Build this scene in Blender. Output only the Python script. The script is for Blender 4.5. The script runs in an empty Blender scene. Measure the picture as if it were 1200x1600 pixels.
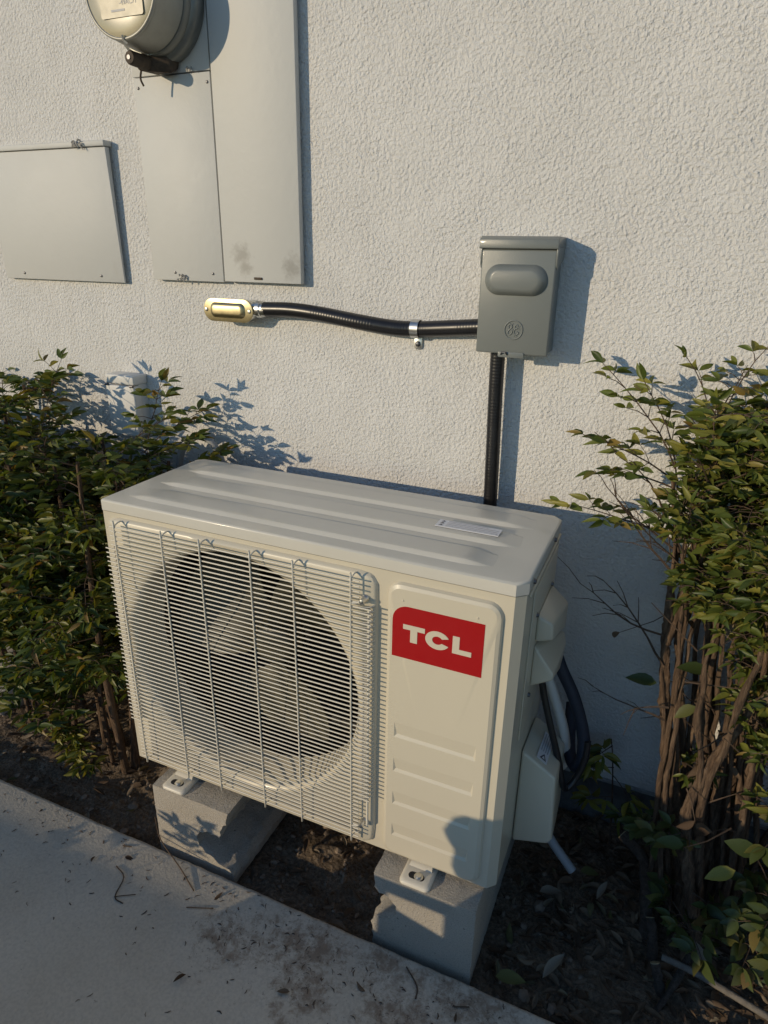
import bpy, bmesh, math, random
import numpy as np
from mathutils import Vector, Matrix, noise
R = math.radians
random.seed(7)
rng = np.random.default_rng(7)
sc = bpy.context.scene
COL = sc.collection

# ------------------------------------------------------------------ camera
cam_d = bpy.data.cameras.new('camera')
cam = bpy.data.objects.new('camera', cam_d); COL.objects.link(cam)
CAM = Vector((0.5728, -1.3037, 1.2534))
def cam_axes(yaw, pitch, roll):
    f = Vector((-math.sin(yaw)*math.cos(pitch), math.cos(yaw)*math.cos(pitch), math.sin(pitch)))
    r0 = Vector((math.cos(yaw), math.sin(yaw), 0)); u0 = r0.cross(f)
    r = r0*math.cos(roll)+u0*math.sin(roll)
    return r, r.cross(f), f
cr, cu, cf = cam_axes(0.4064, -0.3753, 0.0174)
cam.matrix_world = Matrix(((cr.x, cu.x, -cf.x, CAM.x), (cr.y, cu.y, -cf.y, CAM.y), (cr.z, cu.z, -cf.z, CAM.z), (0, 0, 0, 1)))
cam_d.sensor_fit = 'HORIZONTAL'; cam_d.sensor_width = 36.0; cam_d.lens = 31.05
cam_d.clip_start = 0.02; cam_d.clip_end = 500
sc.camera = cam
FPX = 1035.07
def project(P):
    d = Vector(P)-CAM; z = d.dot(cf)
    if z < 0.05: return (-9999, -9999, z)
    return (600+FPX*d.dot(cr)/z, 800-FPX*d.dot(cu)/z, z)

# ------------------------------------------------------------------ sky, sun, exposure
SUN = Vector((0.75, 1.0, -0.28)).normalized()          # direction the light travels
elev = math.asin(-SUN.z)
world = bpy.data.worlds.new('World'); sc.world = world; world.use_nodes = True
nt = world.node_tree
for n in list(nt.nodes): nt.nodes.remove(n)
wo = nt.nodes.new('ShaderNodeOutputWorld'); bg = nt.nodes.new('ShaderNodeBackground'); sky = nt.nodes.new('ShaderNodeTexSky')
sky.sky_type = 'NISHITA'; sky.sun_disc = False
sky.sun_elevation = elev; sky.sun_rotation = math.atan2(-SUN.x, -SUN.y)
sky.air_density = 1.0; sky.dust_density = 0.0; sky.ozone_density = 3.0
bg.inputs['Strength'].default_value = 0.130
nt.links.new(sky.outputs['Color'], bg.inputs['Color']); nt.links.new(bg.outputs['Background'], wo.inputs['Surface'])
sl = bpy.data.lights.new('sun', 'SUN'); sl.energy = 2.4; sl.angle = R(0.5); sl.color = (1.0, 0.815, 0.56)
so = bpy.data.objects.new('sun', sl); COL.objects.link(so)
so.rotation_euler = SUN.to_track_quat('-Z', 'Y').to_euler(); so.location = (-4, -6, 4)
vs = sc.view_settings
sc.display_settings.display_device = 'sRGB'
vs.view_transform = 'Standard'; vs.look = 'None'; vs.gamma = 1.0; vs.use_curve_mapping = False; vs.exposure = 0.12
sc.cycles.max_bounces = 8; sc.cycles.diffuse_bounces = 4; sc.cycles.glossy_bounces = 3
sc.cycles.transparent_max_bounces = 8; sc.cycles.caustics_reflective = True; sc.cycles.sample_clamp_indirect = 4.0
sc.cycles.use_denoising = True

# ------------------------------------------------------------------ materials
class NT:
    def __init__(s, name):
        s.m = bpy.data.materials.new(name); s.m.use_nodes = True; s.t = s.m.node_tree
        s.p = s.t.nodes['Principled BSDF']; s.o = s.t.nodes['Material Output']
    def n(s, t, **k):
        x = s.t.nodes.new(t)
        for a, b in k.items():
            if a in x.inputs: x.inputs[a].default_value = b
            else: setattr(x, a, b)
        return x
    def l(s, a, b): s.t.links.new(a, b)
    def coord(s):
        if not hasattr(s, '_c'): s._c = s.n('ShaderNodeTexCoord').outputs['Object']
        return s._c
    def noise(s, scale, detail=4, rough=0.55, vec=None, dist=0.0):
        x = s.n('ShaderNodeTexNoise'); x.inputs['Scale'].default_value = scale; x.inputs['Detail'].default_value = detail
        x.inputs['Roughness'].default_value = rough; x.inputs['Distortion'].default_value = dist
        s.l(vec or s.coord(), x.inputs['Vector']); return x.outputs['Fac']
    def vor(s, scale, feature='F1', vec=None):
        x = s.n('ShaderNodeTexVoronoi'); x.feature = feature; x.inputs['Scale'].default_value = scale
        s.l(vec or s.coord(), x.inputs['Vector']); return x.outputs['Distance']
    def ramp(s, fac, stops, interp='LINEAR'):
        x = s.n('ShaderNodeValToRGB'); cr_ = x.color_ramp; cr_.interpolation = interp
        while len(cr_.elements) < len(stops): cr_.elements.new(0.5)
        for e, (p, c) in zip(cr_.elements, stops):
            e.position = p; e.color = (*c, 1) if len(c) == 3 else c
        s.l(fac, x.inputs['Fac']); return x.outputs['Color']
    def mix(s, fac, a, b, mode='MIX'):
        x = s.n('ShaderNodeMix'); x.data_type = 'RGBA'; x.blend_type = mode
        for v, i in ((fac, 0), (a, 6), (b, 7)):
            if hasattr(v, 'links'): s.l(v, x.inputs[i])
            else: x.inputs[i].default_value = v if i == 0 else (*v, 1)
        return x.outputs[2]
    def math(s, op, a, b=0.0):
        x = s.n('ShaderNodeMath'); x.operation = op
        for v, i in ((a, 0), (b, 1)):
            if hasattr(v, 'links'): s.l(v, x.inputs[i])
            else: x.inputs[i].default_value = v
        return x.outputs[0]
    def col(s, c):
        if hasattr(c, 'links'): s.l(c, s.p.inputs['Base Color'])
        else: s.p.inputs['Base Color'].default_value = (*c, 1)
    def rough(s, r):
        if hasattr(r, 'links'): s.l(r, s.p.inputs['Roughness'])
        else: s.p.inputs['Roughness'].default_value = r
    def bump(s, h, dist, strength=1.0):
        x = s.n('ShaderNodeBump'); x.inputs['Distance'].default_value = dist; x.inputs['Strength'].default_value = strength
        s.l(h, x.inputs['Height']); s.l(x.outputs['Normal'], s.p.inputs['Normal'])
def gray(v): return (v, v, v)
M = {}
def simple(name, c, rough=0.5, metal=0.0, var=0.06, scale=30, bumpd=0.0, bscale=200, coat=0.0, dirt=None):
    a = NT(name)
    f = a.noise(scale, 5, 0.6)
    lo = tuple(x*(1-var) for x in c); hi = tuple(min(1, x*(1+var)) for x in c)
    colr = a.ramp(f, [(0.3, lo), (0.7, hi)])
    if dirt:
        d = a.ramp(a.noise(dirt[0], 6, 0.65, dist=0.4), [(dirt[1], gray(0)), (dirt[1]+0.12, gray(1))])
        colr = a.mix(a.math('MULTIPLY', d, dirt[3]), colr, dirt[2])
    a.col(colr); a.p.inputs['Metallic'].default_value = metal
    a.rough(a.math('ADD', a.math('MULTIPLY', a.noise(scale*2.3, 3), 0.12), rough-0.06))
    if coat: a.p.inputs['Coat Weight'].default_value = coat; a.p.inputs['Coat Roughness'].default_value = 0.08
    if bumpd: a.bump(a.noise(bscale, 4, 0.6), bumpd)
    M[name] = a.m; return a
# stucco: lumpy sand finish
a = NT('stucco')
h1 = a.noise(150, 3, 0.55, dist=0.2); h2 = a.noise(320, 3, 0.6); h3 = a.vor(170, 'SMOOTH_F1'); h4 = a.noise(7, 3)
h = a.math('ADD', a.math('MULTIPLY', h1, 1.0), a.math('ADD', a.math('MULTIPLY', h2, 0.35), a.math('MULTIPLY', h3, -0.35)))
h = a.math('MULTIPLY', h, a.math('ADD', a.math('MULTIPLY', a.noise(11, 4, 0.6), 1.1), 0.42)); h = a.math('ADD', h, a.math('MULTIPLY', h4, 0.6))
big = a.noise(2.3, 5, 0.6)
c = a.ramp(big, [(0.28, (0.64, 0.63, 0.605)), (0.72, (0.74, 0.73, 0.71))])
pit = a.ramp(h1, [(0.28, gray(0.86)), (0.42, gray(1.0))])
c = a.mix(1.0, c, pit, 'MULTIPLY')
mps = a.n('ShaderNodeMapping'); a.l(a.coord(), mps.inputs['Vector']); mps.inputs['Scale'].default_value = (9, 9, 0.7)
strk = a.ramp(a.noise(2.0, 5, 0.6, vec=mps.outputs[0]), [(0.52, gray(0)), (0.72, gray(1))])
c = a.mix(a.math('MULTIPLY', strk, 0.13), c, (0.50, 0.46, 0.40))
spot = a.ramp(a.noise(28, 5, 0.7), [(0.70, gray(0)), (0.78, gray(1))])
c = a.mix(a.math('MULTIPLY', spot, 0.25), c, (0.42, 0.38, 0.33))
a.col(c); a.rough(0.92); a.p.inputs['Specular IOR Level'].default_value = 0.2
a.bump(h, 0.0052, 1.0); M['stucco'] = a.m
simple('foundation', (0.13, 0.13, 0.13), 0.95, bumpd=0.004, bscale=90, var=0.3)
simple('panel_paint', (0.55, 0.55, 0.525), 0.55, var=0.03, scale=5, bumpd=0.0006, bscale=60, dirt=(9, 0.66, (0.40, 0.36, 0.30), 0.35))
a = NT('door_paint'); f = a.noise(5, 5, 0.6); c = a.ramp(f, [(0.3, (0.54, 0.54, 0.515)), (0.7, (0.565, 0.565, 0.54))])
sm = None
for cx_, cz_, r_ in ((0.172, 0.040, 0.030), (0.046, 0.062, 0.030), (0.055, 0.035, 0.022)):
    sub = a.n('ShaderNodeVectorMath', operation='SUBTRACT'); a.l(a.coord(), sub.inputs[0]); sub.inputs[1].default_value = (cx_, -0.0235, cz_)
    ln = a.n('ShaderNodeVectorMath', operation='LENGTH'); a.l(sub.outputs[0], ln.inputs[0]); d = a.math('SUBTRACT', 1.0, a.math('DIVIDE', ln.outputs['Value'], r_)); sm = d if sm is None else a.math('MAXIMUM', sm, d)
k_ = a.ramp(a.math('ADD', a.math('MULTIPLY', sm, 0.45), a.noise(60, 6, 0.7)), [(0.52, gray(0)), (0.85, gray(1))])
c = a.mix(a.math('MULTIPLY', k_, 0.5), c, (0.25, 0.23, 0.20)); a.col(c); a.rough(0.55); a.bump(a.noise(60, 4), 0.0006); M['door_paint'] = a.m
simple('panel_edge', (0.30, 0.30, 0.29), 0.7, var=0.25, scale=60)
# air conditioner paint
a = simple('ac_paint', (0.61, 0.555, 0.435), 0.36, var=0.015, scale=6, coat=0.25)
a = NT('ac_top'); f = a.noise(6, 5, 0.6)
c = a.ramp(f, [(0.3, (0.58, 0.555, 0.485)), (0.7, (0.62, 0.595, 0.525))])  # same paint as the casing, cool sky tone put into the lid colour
dust = a.ramp(a.noise(160, 3, 0.7), [(0.66, gray(0)), (0.74, gray(1))])
c = a.mix(a.math('MULTIPLY', dust, 0.12), c, (0.35, 0.32, 0.28)); a.col(c)
a.rough(a.math('ADD', a.math('MULTIPLY', a.noise(14, 5, 0.6), 0.14), 0.24)); a.p.inputs['Coat Weight'].default_value = 0.3
a.p.inputs['Coat Roughness'].default_value = 0.12; M['ac_top'] = a.m
simple('wire_white', (0.70, 0.65, 0.54), 0.4, var=0.02)
simple('fan_plastic', (0.060, 0.056, 0.036), 0.5, var=0.04)
simple('coil_dark', (0.03, 0.03, 0.032), 0.6, var=0.3, scale=120)
simple('dark_void', (0.015, 0.015, 0.016), 0.8)
simple('red_print', (0.36, 0.002, 0.004), 0.45, var=0.02)
simple('letter_print', (0.62, 0.56, 0.44), 0.4, var=0.01)
simple('steel', (0.62, 0.62, 0.60), 0.32, metal=1.0, var=0.08)
simple('dark_steel', (0.16, 0.16, 0.17), 0.45, metal=1.0, var=0.2)
simple('brass', (0.52, 0.44, 0.26), 0.38, metal=1.0, var=0.1, scale=40)
simple('disconnect_gray', (0.175, 0.19, 0.182), 0.36, var=0.02, scale=14, bumpd=0.0002, bscale=900, coat=0.1)
simple('rubber_black', (0.014, 0.014, 0.016), 0.32, var=0.15)
simple('insulation_navy', (0.012, 0.018, 0.035), 0.6, var=0.2)
simple('white_plastic', (0.66, 0.65, 0.62), 0.5, var=0.02, dirt=(14, 0.68, (0.4, 0.38, 0.34), 0.25))
simple('gray_pipe', (0.33, 0.34, 0.35), 0.5, var=0.05)
simple('sticker_white', (0.72, 0.72, 0.74), 0.4, var=0.01)
simple('print_dark', (0.08, 0.08, 0.10), 0.5, var=0.05)
simple('print_gray', (0.38, 0.38, 0.40), 0.5, var=0.05)
simple('meter_gray', (0.35, 0.34, 0.30), 0.45, metal=0.25, var=0.12, scale=20, dirt=(11, 0.6, (0.12, 0.10, 0.07), 0.5))
simple('meter_rim', (0.22, 0.22, 0.20), 0.42, metal=0.4, var=0.1)
simple('meter_face', (0.40, 0.345, 0.215), 0.34, var=0.06, scale=14, coat=0.8)
simple('meter_label', (0.43, 0.38, 0.26), 0.4, var=0.05, coat=0.2)
simple('rust_dark', (0.06, 0.04, 0.025), 0.7, var=0.5, scale=90)
simple('web', (0.35, 0.33, 0.30), 0.9, var=0.2)
simple('cardboard', (0.42, 0.29, 0.16), 0.85, var=0.08)
simple('canvas', (0.10, 0.11, 0.13), 0.9, var=0.2)
# concrete block
a = NT('block')
f = a.noise(140, 6, 0.7); v = a.noise(420, 3, 0.7); lg = a.noise(9, 4)
c = a.ramp(lg, [(0.3, (0.47, 0.42, 0.345)), (0.7, (0.55, 0.50, 0.42))])
c = a.mix(1.0, c, a.ramp(v, [(0.3, gray(0.62)), (0.5, gray(1.0)), (0.75, gray(1.15))]), 'MULTIPLY')
pits = a.ramp(a.vor(75), [(0.10, gray(0.35)), (0.17, gray(1.0))])
c = a.mix(a.ramp(a.noise(18, 2), [(0.5, gray(0)), (0.6, gray(1))]), c, a.mix(1.0, c, pits, 'MULTIPLY'))
a.col(c); a.rough(0.95)
a.bump(a.math('ADD', a.math('MULTIPLY', f, 0.9), a.math('MULTIPLY', v, 0.7)), 0.0042); M['block'] = a.m
# walkway concrete with brown stains and fine dirt
a = NT('concrete')
lg = a.noise(3.2, 6, 0.62); fine = a.noise(170, 4, 0.65); mid = a.noise(26, 6, 0.68, dist=0.5)
c = a.ramp(lg, [(0.25, (0.50, 0.44, 0.35)), (0.5, (0.57, 0.51, 0.415)), (0.75, (0.63, 0.57, 0.47))])
c = a.mix(1.0, c, a.ramp(fine, [(0.25, gray(0.84)), (0.6, gray(1.05))]), 'MULTIPLY')
specks = a.ramp(a.noise(75, 4, 0.75), [(0.655, gray(0)), (0.70, gray(1))])
c = a.mix(a.math('MULTIPLY', specks, 0.55), c, (0.11, 0.095, 0.08))
def blob(cx, cy, r, sx=1.0, sy=1.0):
    sub = a.n('ShaderNodeVectorMath', operation='SUBTRACT'); a.l(a.coord(), sub.inputs[0]); sub.inputs[1].default_value = (cx, cy, 0.04)
    mu = a.n('ShaderNodeVectorMath', operation='MULTIPLY'); a.l(sub.outputs[0], mu.inputs[0]); mu.inputs[1].default_value = (sx/r, sy/r, 0)
    ln = a.n('ShaderNodeVectorMath', operation='LENGTH'); a.l(mu.outputs[0], ln.inputs[0])
    return a.math('SUBTRACT', 1.0, ln.outputs['Value'])
st = None
for args in ((0.105, -0.575, 0.11, 0.8, 1.3), (0.26, -0.535, 0.07), (0.42, -0.545, 0.11, 0.8, 1.7), (0.14, -0.64, 0.08), (0.34, -0.62, 0.09, 0.7, 1.2), (-0.03, -0.61, 0.07)):
    b = blob(*args); st = b if st is None else a.math('MAXIMUM', st, b)
st = a.math('MAXIMUM', st, -0.6)
ragged = a.noise(40, 8, 0.75, dist=0.3)
sf = a.math('ADD', a.math('MULTIPLY', ragged, 1.15), a.math('MULTIPLY', st, 0.24)); sf = a.math('SUBTRACT', sf, 0.06)
stain = a.ramp(sf, [(0.545, gray(0)), (0.76, gray(1))])
c = a.mix(a.math('MULTIPLY', stain, 0.75), c, (0.20, 0.13, 0.08))
crumbs = a.ramp(a.math('ADD', a.noise(140, 3, 0.7), a.math('MULTIPLY', st, 0.10)), [(0.675, gray(0)), (0.70, gray(1))])
c = a.mix(a.math('MULTIPLY', crumbs, 0.5), c, (0.06, 0.045, 0.035))
a.col(c); a.rough(0.86)
a.bump(a.math('ADD', a.math('MULTIPLY', fine, 0.5), a.math('MULTIPLY', mid, 0.6)), 0.0022); M['concrete'] = a.m
# soil
a = NT('soil')
s1 = a.noise(22, 6, 0.7); s2 = a.noise(150, 5, 0.75); s3 = a.vor(95)
c = a.ramp(s1, [(0.3, (0.13, 0.098, 0.068)), (0.55, (0.24, 0.182, 0.128)), (0.75, (0.33, 0.26, 0.19))])
c = a.mix(1.0, c, a.ramp(s2, [(0.3, gray(0.45)), (0.55, gray(1.0)), (0.72, gray(1.7))]), 'MULTIPLY')
a.col(c); a.rough(0.97); a.p.inputs['Specular IOR Level'].default_value = 0.1
a.bump(a.math('ADD', s2, a.math('MULTIPLY', s3, 0.8)), 0.008); M['soil'] = a.m
a = NT('earth'); a.col(a.ramp(a.noise(3, 6, 0.7), [(0.3, (0.09, 0.07, 0.05)), (0.7, (0.16, 0.13, 0.10))])); a.rough(0.95); M['earth'] = a.m
a = NT('shade_wall_block'); a.col(a.ramp(a.noise(6, 6, 0.7), [(0.3, (0.24, 0.22, 0.20)), (0.7, (0.33, 0.31, 0.28))])); a.rough(0.95)
a.bump(a.noise(90, 4), 0.004); M['shade_wall_block'] = a.m
# bark
a = NT('bark'); mp = a.n('ShaderNodeMapping'); a.l(a.coord(), mp.inputs['Vector']); mp.inputs['Scale'].default_value = (1, 1, 0.16)
b1 = a.noise(130, 5, 0.7, vec=mp.outputs[0], dist=0.6); b2 = a.noise(18, 4)
c = a.ramp(b1, [(0.3, (0.045, 0.028, 0.018)), (0.5, (0.125, 0.078, 0.047)), (0.72, (0.24, 0.165, 0.105))])
a.col(c); a.rough(0.93); a.bump(b1, 0.010); M['bark'] = a.m
a = NT('bark_grey'); b1 = a.noise(95, 6, 0.75, dist=1.2); a.col(a.ramp(b1, [(0.3, (0.03, 0.022, 0.016)), (0.55, (0.085, 0.065, 0.05)), (0.75, (0.15, 0.12, 0.095))])); a.rough(0.95); a.bump(b1, 0.008); M['bark_grey'] = a.m
simple('cut_wood', (0.42, 0.34, 0.20), 0.85, var=0.2, scale=120)
simple('dead_wood', (0.17, 0.15, 0.125), 0.9, var=0.25, scale=70, bumpd=0.002)
simple('twig_brown', (0.085, 0.055, 0.035), 0.85, var=0.3, scale=60)
def leafmat(name, stops, trans=0.28, rough=0.42):
    a = NT(name)
    g = a.n('ShaderNodeNewGeometry'); oi = a.n('ShaderNodeObjectInfo')
    r = a.math('FRACT', a.math('ADD', a.math('MULTIPLY', g.outputs['Random Per Island'], 1.0), a.math('MULTIPLY', oi.outputs['Random'], 3.7)))
    c = a.ramp(r, stops)
    c = a.mix(1.0, c, a.ramp(a.noise(60, 4, 0.6), [(0.3, gray(0.75)), (0.7, gray(1.2))]), 'MULTIPLY')
    a.col(c); a.rough(rough); a.p.inputs['Specular IOR Level'].default_value = 0.4
    tr = a.n('ShaderNodeBsdfTranslucent'); a.l(a.mix(1.0, c, (1.25, 1.15, 0.45), 'MULTIPLY'), tr.inputs['Color'])
    mx = a.n('ShaderNodeMixShader'); mx.inputs[0].default_value = trans
    a.l(a.p.outputs[0], mx.inputs[1]); a.l(tr.outputs[0], mx.inputs[2]); a.l(mx.outputs[0], a.o.inputs['Surface'])
    M[name] = a.m
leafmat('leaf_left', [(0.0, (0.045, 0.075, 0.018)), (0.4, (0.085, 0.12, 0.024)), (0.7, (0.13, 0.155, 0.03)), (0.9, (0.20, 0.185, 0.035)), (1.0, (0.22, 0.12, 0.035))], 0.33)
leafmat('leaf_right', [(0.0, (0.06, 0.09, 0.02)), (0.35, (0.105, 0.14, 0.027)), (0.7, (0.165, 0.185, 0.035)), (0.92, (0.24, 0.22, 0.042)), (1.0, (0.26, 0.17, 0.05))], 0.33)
leafmat('leaf_broad', [(0.0, (0.045, 0.07, 0.022)), (0.5, (0.08, 0.105, 0.03)), (0.85, (0.14, 0.14, 0.04)), (1.0, (0.22, 0.15, 0.055))])
leafmat('leaf_dry', [(0.0, (0.06, 0.035, 0.02)), (0.4, (0.11, 0.07, 0.04)), (0.75, (0.16, 0.11, 0.07)), (0.93, (0.24, 0.19, 0.13)), (1.0, (0.10, 0.10, 0.03))], 0.1, 0.8)
leafmat('leaf_yellow', [(0.0, (0.22, 0.21, 0.035)), (1.0, (0.30, 0.27, 0.05))])
leafmat('leaf_orange', [(0.0, (0.45, 0.12, 0.03)), (1.0, (0.5, 0.15, 0.04))])

# ------------------------------------------------------------------ mesh helpers
def tag(o, label=None, cat=None, group=None, kind=None):
    if label: o['label'] = label
    if cat: o['category'] = cat
    if group: o['group'] = group
    if kind: o['kind'] = kind
    return o
def empty(name, loc, label=None, cat=None, group=None, rz=0.0):
    o = bpy.data.objects.new(name, None); COL.objects.link(o); o.location = loc; o.rotation_euler = (0, 0, rz)
    o.empty_display_size = 0.05
    return tag(o, label, cat, group)
def link(name, me, mat, parent=None, loc=None):
    o = bpy.data.objects.new(name, me); COL.objects.link(o)
    if mat and not me.materials: me.materials.append(M[mat])
    if parent: o.parent = parent
    if loc is not None: o.location = loc
    return o
class MB:
    def __init__(s): s.v = []; s.f = []
    def add(s, v, f):
        b = len(s.v); s.v += [tuple(x) for x in v]; s.f += [tuple(b+i for i in q) for q in f]; return s
    def box(s, x0, x1, y0, y1, z0, z1):
        v = [(x0, y0, z0), (x1, y0, z0), (x1, y1, z0), (x0, y1, z0), (x0, y0, z1), (x1, y0, z1), (x1, y1, z1), (x0, y1, z1)]
        return s.add(v, [(0, 3, 2, 1), (4, 5, 6, 7), (0, 1, 5, 4), (1, 2, 6, 5), (2, 3, 7, 6), (3, 0, 4, 7)])
    def prism(s, pts, fn, a, b):
        """outline pts (2D) extruded; fn(u, v, t) -> xyz for t in a, b"""
        n = len(pts); v = [fn(u, w, a) for u, w in pts]+[fn(u, w, b) for u, w in pts]
        return s.add(v, [tuple(range(n))[::-1], tuple(range(n, 2*n))]+[(i, (i+1) % n, n+(i+1) % n, n+i) for i in range(n)])
    def loft(s, rings, cap=True, close=True):
        n = len(rings[0]); v = [p for r in rings for p in r]; f = []
        for k in range(len(rings)-1):
            for i in range(n if close else n-1):
                j = (i+1) % n; f.append((k*n+i, k*n+j, (k+1)*n+j, (k+1)*n+i))
        if cap: f += [tuple(range(n))[::-1], tuple(range((len(rings)-1)*n, len(rings)*n))]
        return s.add(v, f)
    def tube(s, path, rad, seg=8, cap=True):
        P = [Vector(p) for p in path]; n = len(P); rr = rad if hasattr(rad, '__len__') else [rad]*n
        rings = []; up = None
        for i in range(n):
            t = (P[min(i+1, n-1)]-P[max(i-1, 0)]).normalized()
            if up is None:
                up = Vector((0, 0, 1)) if abs(t.z) < 0.9 else Vector((1, 0, 0))
            a_ = t.cross(up)
            if a_.length < 1e-6: a_ = t.orthogonal()
            a_.normalize(); b_ = a_.cross(t); up = b_
            rings.append([P[i]+(a_*math.cos(q)+b_*math.sin(q))*rr[i] for q in (2*math.pi*k/seg for k in range(seg))])
        return s.loft(rings, cap)
    def lathe(s, prof, fn, seg=32, cap=True):
        """prof [(r, t)]; fn(u, v, t)"""
        return s.loft([[fn(r*math.cos(q), r*math.sin(q), t) for q in (2*math.pi*k/seg for k in range(seg))] for r, t in prof], cap)
    def build(s, name, mat, parent=None, bevel=0.0, seg=2, smooth=40, loc=None):
        bm = bmesh.new(); vs_ = [bm.verts.new(v) for v in s.v]
        for f in s.f:
            try: bm.faces.new([vs_[i] for i in f])
            except ValueError: pass
        bmesh.ops.recalc_face_normals(bm, faces=bm.faces)
        if bevel > 0:
            es = [e for e in bm.edges if len(e.link_faces) == 2 and e.calc_face_angle(0) > R(35)]
            bmesh.ops.bevel(bm, geom=es, offset=bevel, offset_type='OFFSET', segments=seg, profile=0.5, affect='EDGES', clamp_overlap=True)
        ang = R(smooth)
        for f in bm.faces: f.smooth = smooth > 0
        for e in bm.edges:
            if len(e.link_faces) != 2 or e.calc_face_angle(0) > ang: e.smooth = False
        me = bpy.data.meshes.new(name); bm.to_mesh(me); bm.free()
        return link(name, me, mat, parent, loc)
def rrect(x0, x1, z0, z1, r, n=6):
    rs = r if hasattr(r, '__len__') else [r]*4      # corner order: (x1,z1) (x0,z1) (x0,z0) (x1,z0)
    pts = []
    for (cx, cz, a0), rad in zip(((x1, z1, 0), (x0, z1, 90), (x0, z0, 180), (x1, z0, 270)), rs):
        sx = -1 if cx == x1 else 1; sz = -1 if cz == z1 else 1
        if rad < 1e-5: pts.append((cx, cz)); continue
        for k in range(n+1):
            q = R(a0+90*k/n); pts.append((cx+sx*rad+rad*math.cos(q), cz+sz*rad+rad*math.sin(q)))
    return pts
XZ = lambda u, v, t: (u, t, v)      # outline in the wall plane, t = y
XY = lambda u, v, t: (u, v, t)
def spline(pts, n=8):
    P = [Vector(p) for p in pts]; P = [P[0]*2-P[1]]+P+[P[-1]*2-P[-2]]; out = []
    for i in range(1, len(P)-2):
        for k in range(n):
            t = k/n; a_, b_, c_, d_ = P[i-1:i+3]
            out.append(0.5*((2*b_)+(c_-a_)*t+(2*a_-5*b_+4*c_-d_)*t*t+(3*b_-a_-3*c_+d_)*t*t*t))
    out.append(P[-2]); return out

# ------------------------------------------------------------------ setting
def grid_mesh(name, xs, ys, zf, mat, parent=None):
    X, Y = np.meshgrid(xs, ys); Z = zf(X, Y); nx, ny = len(xs), len(ys)
    V = np.stack([X, Y, Z], -1).reshape(-1, 3)
    i = np.arange(nx*ny).reshape(ny, nx)
    F = np.stack([i[:-1, :-1], i[:-1, 1:], i[1:, 1:], i[1:, :-1]], -1).reshape(-1, 4)
    me = bpy.data.meshes.new(name); me.from_pydata(V.tolist(), [], F.tolist()); me.polygons.foreach_set('use_smooth', [True]*len(F))
    return link(name, me, mat, parent)
o = MB().add([(-60, -60, -0.08), (60, -60, -0.08), (60, 60, -0.08), (-60, 60, -0.08)], [(0, 1, 2, 3)]).build('ground', 'earth')
tag(o, kind='structure')
def soil_z(x, y):
    return 0.012*noise.fractal(Vector((x*9, y*9, 0.3)), 1.0, 2.0, 4)+0.008*noise.noise(Vector((x*45, y*45, 1.7)))+0.004*noise.noise(Vector((x*110, y*110, 4.2)))
def soil_arr(X, Y):
    return np.vectorize(soil_z)(X, Y)
xs = np.arange(-2.0, 1.7, 0.0105); ys = np.arange(-0.535, 0.02, 0.0105)
tag(grid_mesh('soil_bed', xs, ys, soil_arr, 'soil'), kind='structure')
EDGE = -0.508
walk = empty('walkway', (0, 0, 0)); tag(walk, kind='structure')
def slab(x0, x1):
    m = MB(); pr = [(-1.46, -0.06), (EDGE-0.004, -0.06), (EDGE, 0.024)]
    for k in range(5): q = R(90*k/4); pr.append((EDGE-0.012+0.012*math.cos(q), 0.028+0.012*math.sin(q)))
    pr.append((-1.46, 0.04))
    n = max(2, int((x1-x0)/0.012)); rings = []
    for k in range(n+1):
        x = x0+(x1-x0)*k/n
        w = 0.0022*noise.noise(Vector((x*14, 0, 2)))+0.0016*noise.noise(Vector((x*60, 0, 5)))
        rings.append([(x, y+(w if y > -1 else 0), z) for y, z in pr])
    m.loft(rings); return m.build('slab', 'concrete', walk)
slab(-3.2, 0.566); slab(0.576, 2.4)
MB().box(0.564, 0.578, -1.45, EDGE-0.01, -0.05, 0.030).build('joint_filler', 'rust_dark', walk)
pad = empty('concrete_pad', (-1.3, -0.25, 0)); tag(pad, kind='structure')
MB().box(-0.7, 0.275, -0.07, 0.17, -0.05, 0.06).build('slab', 'concrete', pad, bevel=0.012, seg=3)

hw = empty('house_wall', (0, 0, 0), 'white lumpy stucco house wall behind the air conditioner', 'wall')
MB().box(-6, 6, 0.0, 0.22, 0.135, 4.2).build('stucco_face', 'stucco', hw)
MB().box(-6, 6, 0.012, 0.2, -0.2, 0.133).build('foundation', 'foundation', hw)
MB().box(-6, 6, -0.006, 0.011, 0.128, 0.134).build('drip_screed', 'panel_edge', hw)

# ------------------------------------------------------------------ electrical service panel
def screw(parent, x, y, z, r=0.0035, mat='steel', name='screw'):
    return MB().lathe([(r*0.2, -0.0022), (r*0.75, -0.0018), (r, -0.0004), (r, 0.003)], lambda u, v, t: (x+u, y+t, z+v), 10).build(name, mat, parent)
sp = empty('service_panel', (-0.37, 0, 1.18), 'tall beige electrical service panel under the round meter', 'electrical panel')
X0, Z0 = -0.37, 1.18
def L(x): return x-X0
MB().box(L(-0.566), L(-0.186), -0.009, 0.02, 0.006, 0.95).build('back_box', 'panel_edge', sp, 0.001)
MB().box(L(-0.5745), L(-0.3775), -0.019, -0.0085, 0.003, 0.403).build('lower_cover', 'panel_paint', sp, 0.0012)
MB().box(L(-0.5765), L(-0.3775), -0.018, -0.0085, 0.4055, 0.95).build('meter_cover', 'panel_paint', sp, 0.0012)
MB().box(L(-0.3715), L(-0.1770), -0.0235, -0.0085, 0.005, 0.95).build('door', 'door_paint', sp, 0.002)
MB().box(L(-0.293), L(-0.273), -0.0260, -0.0230, 0.011, 0.016).build('latch', 'rust_dark', sp, 0.0006)
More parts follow.
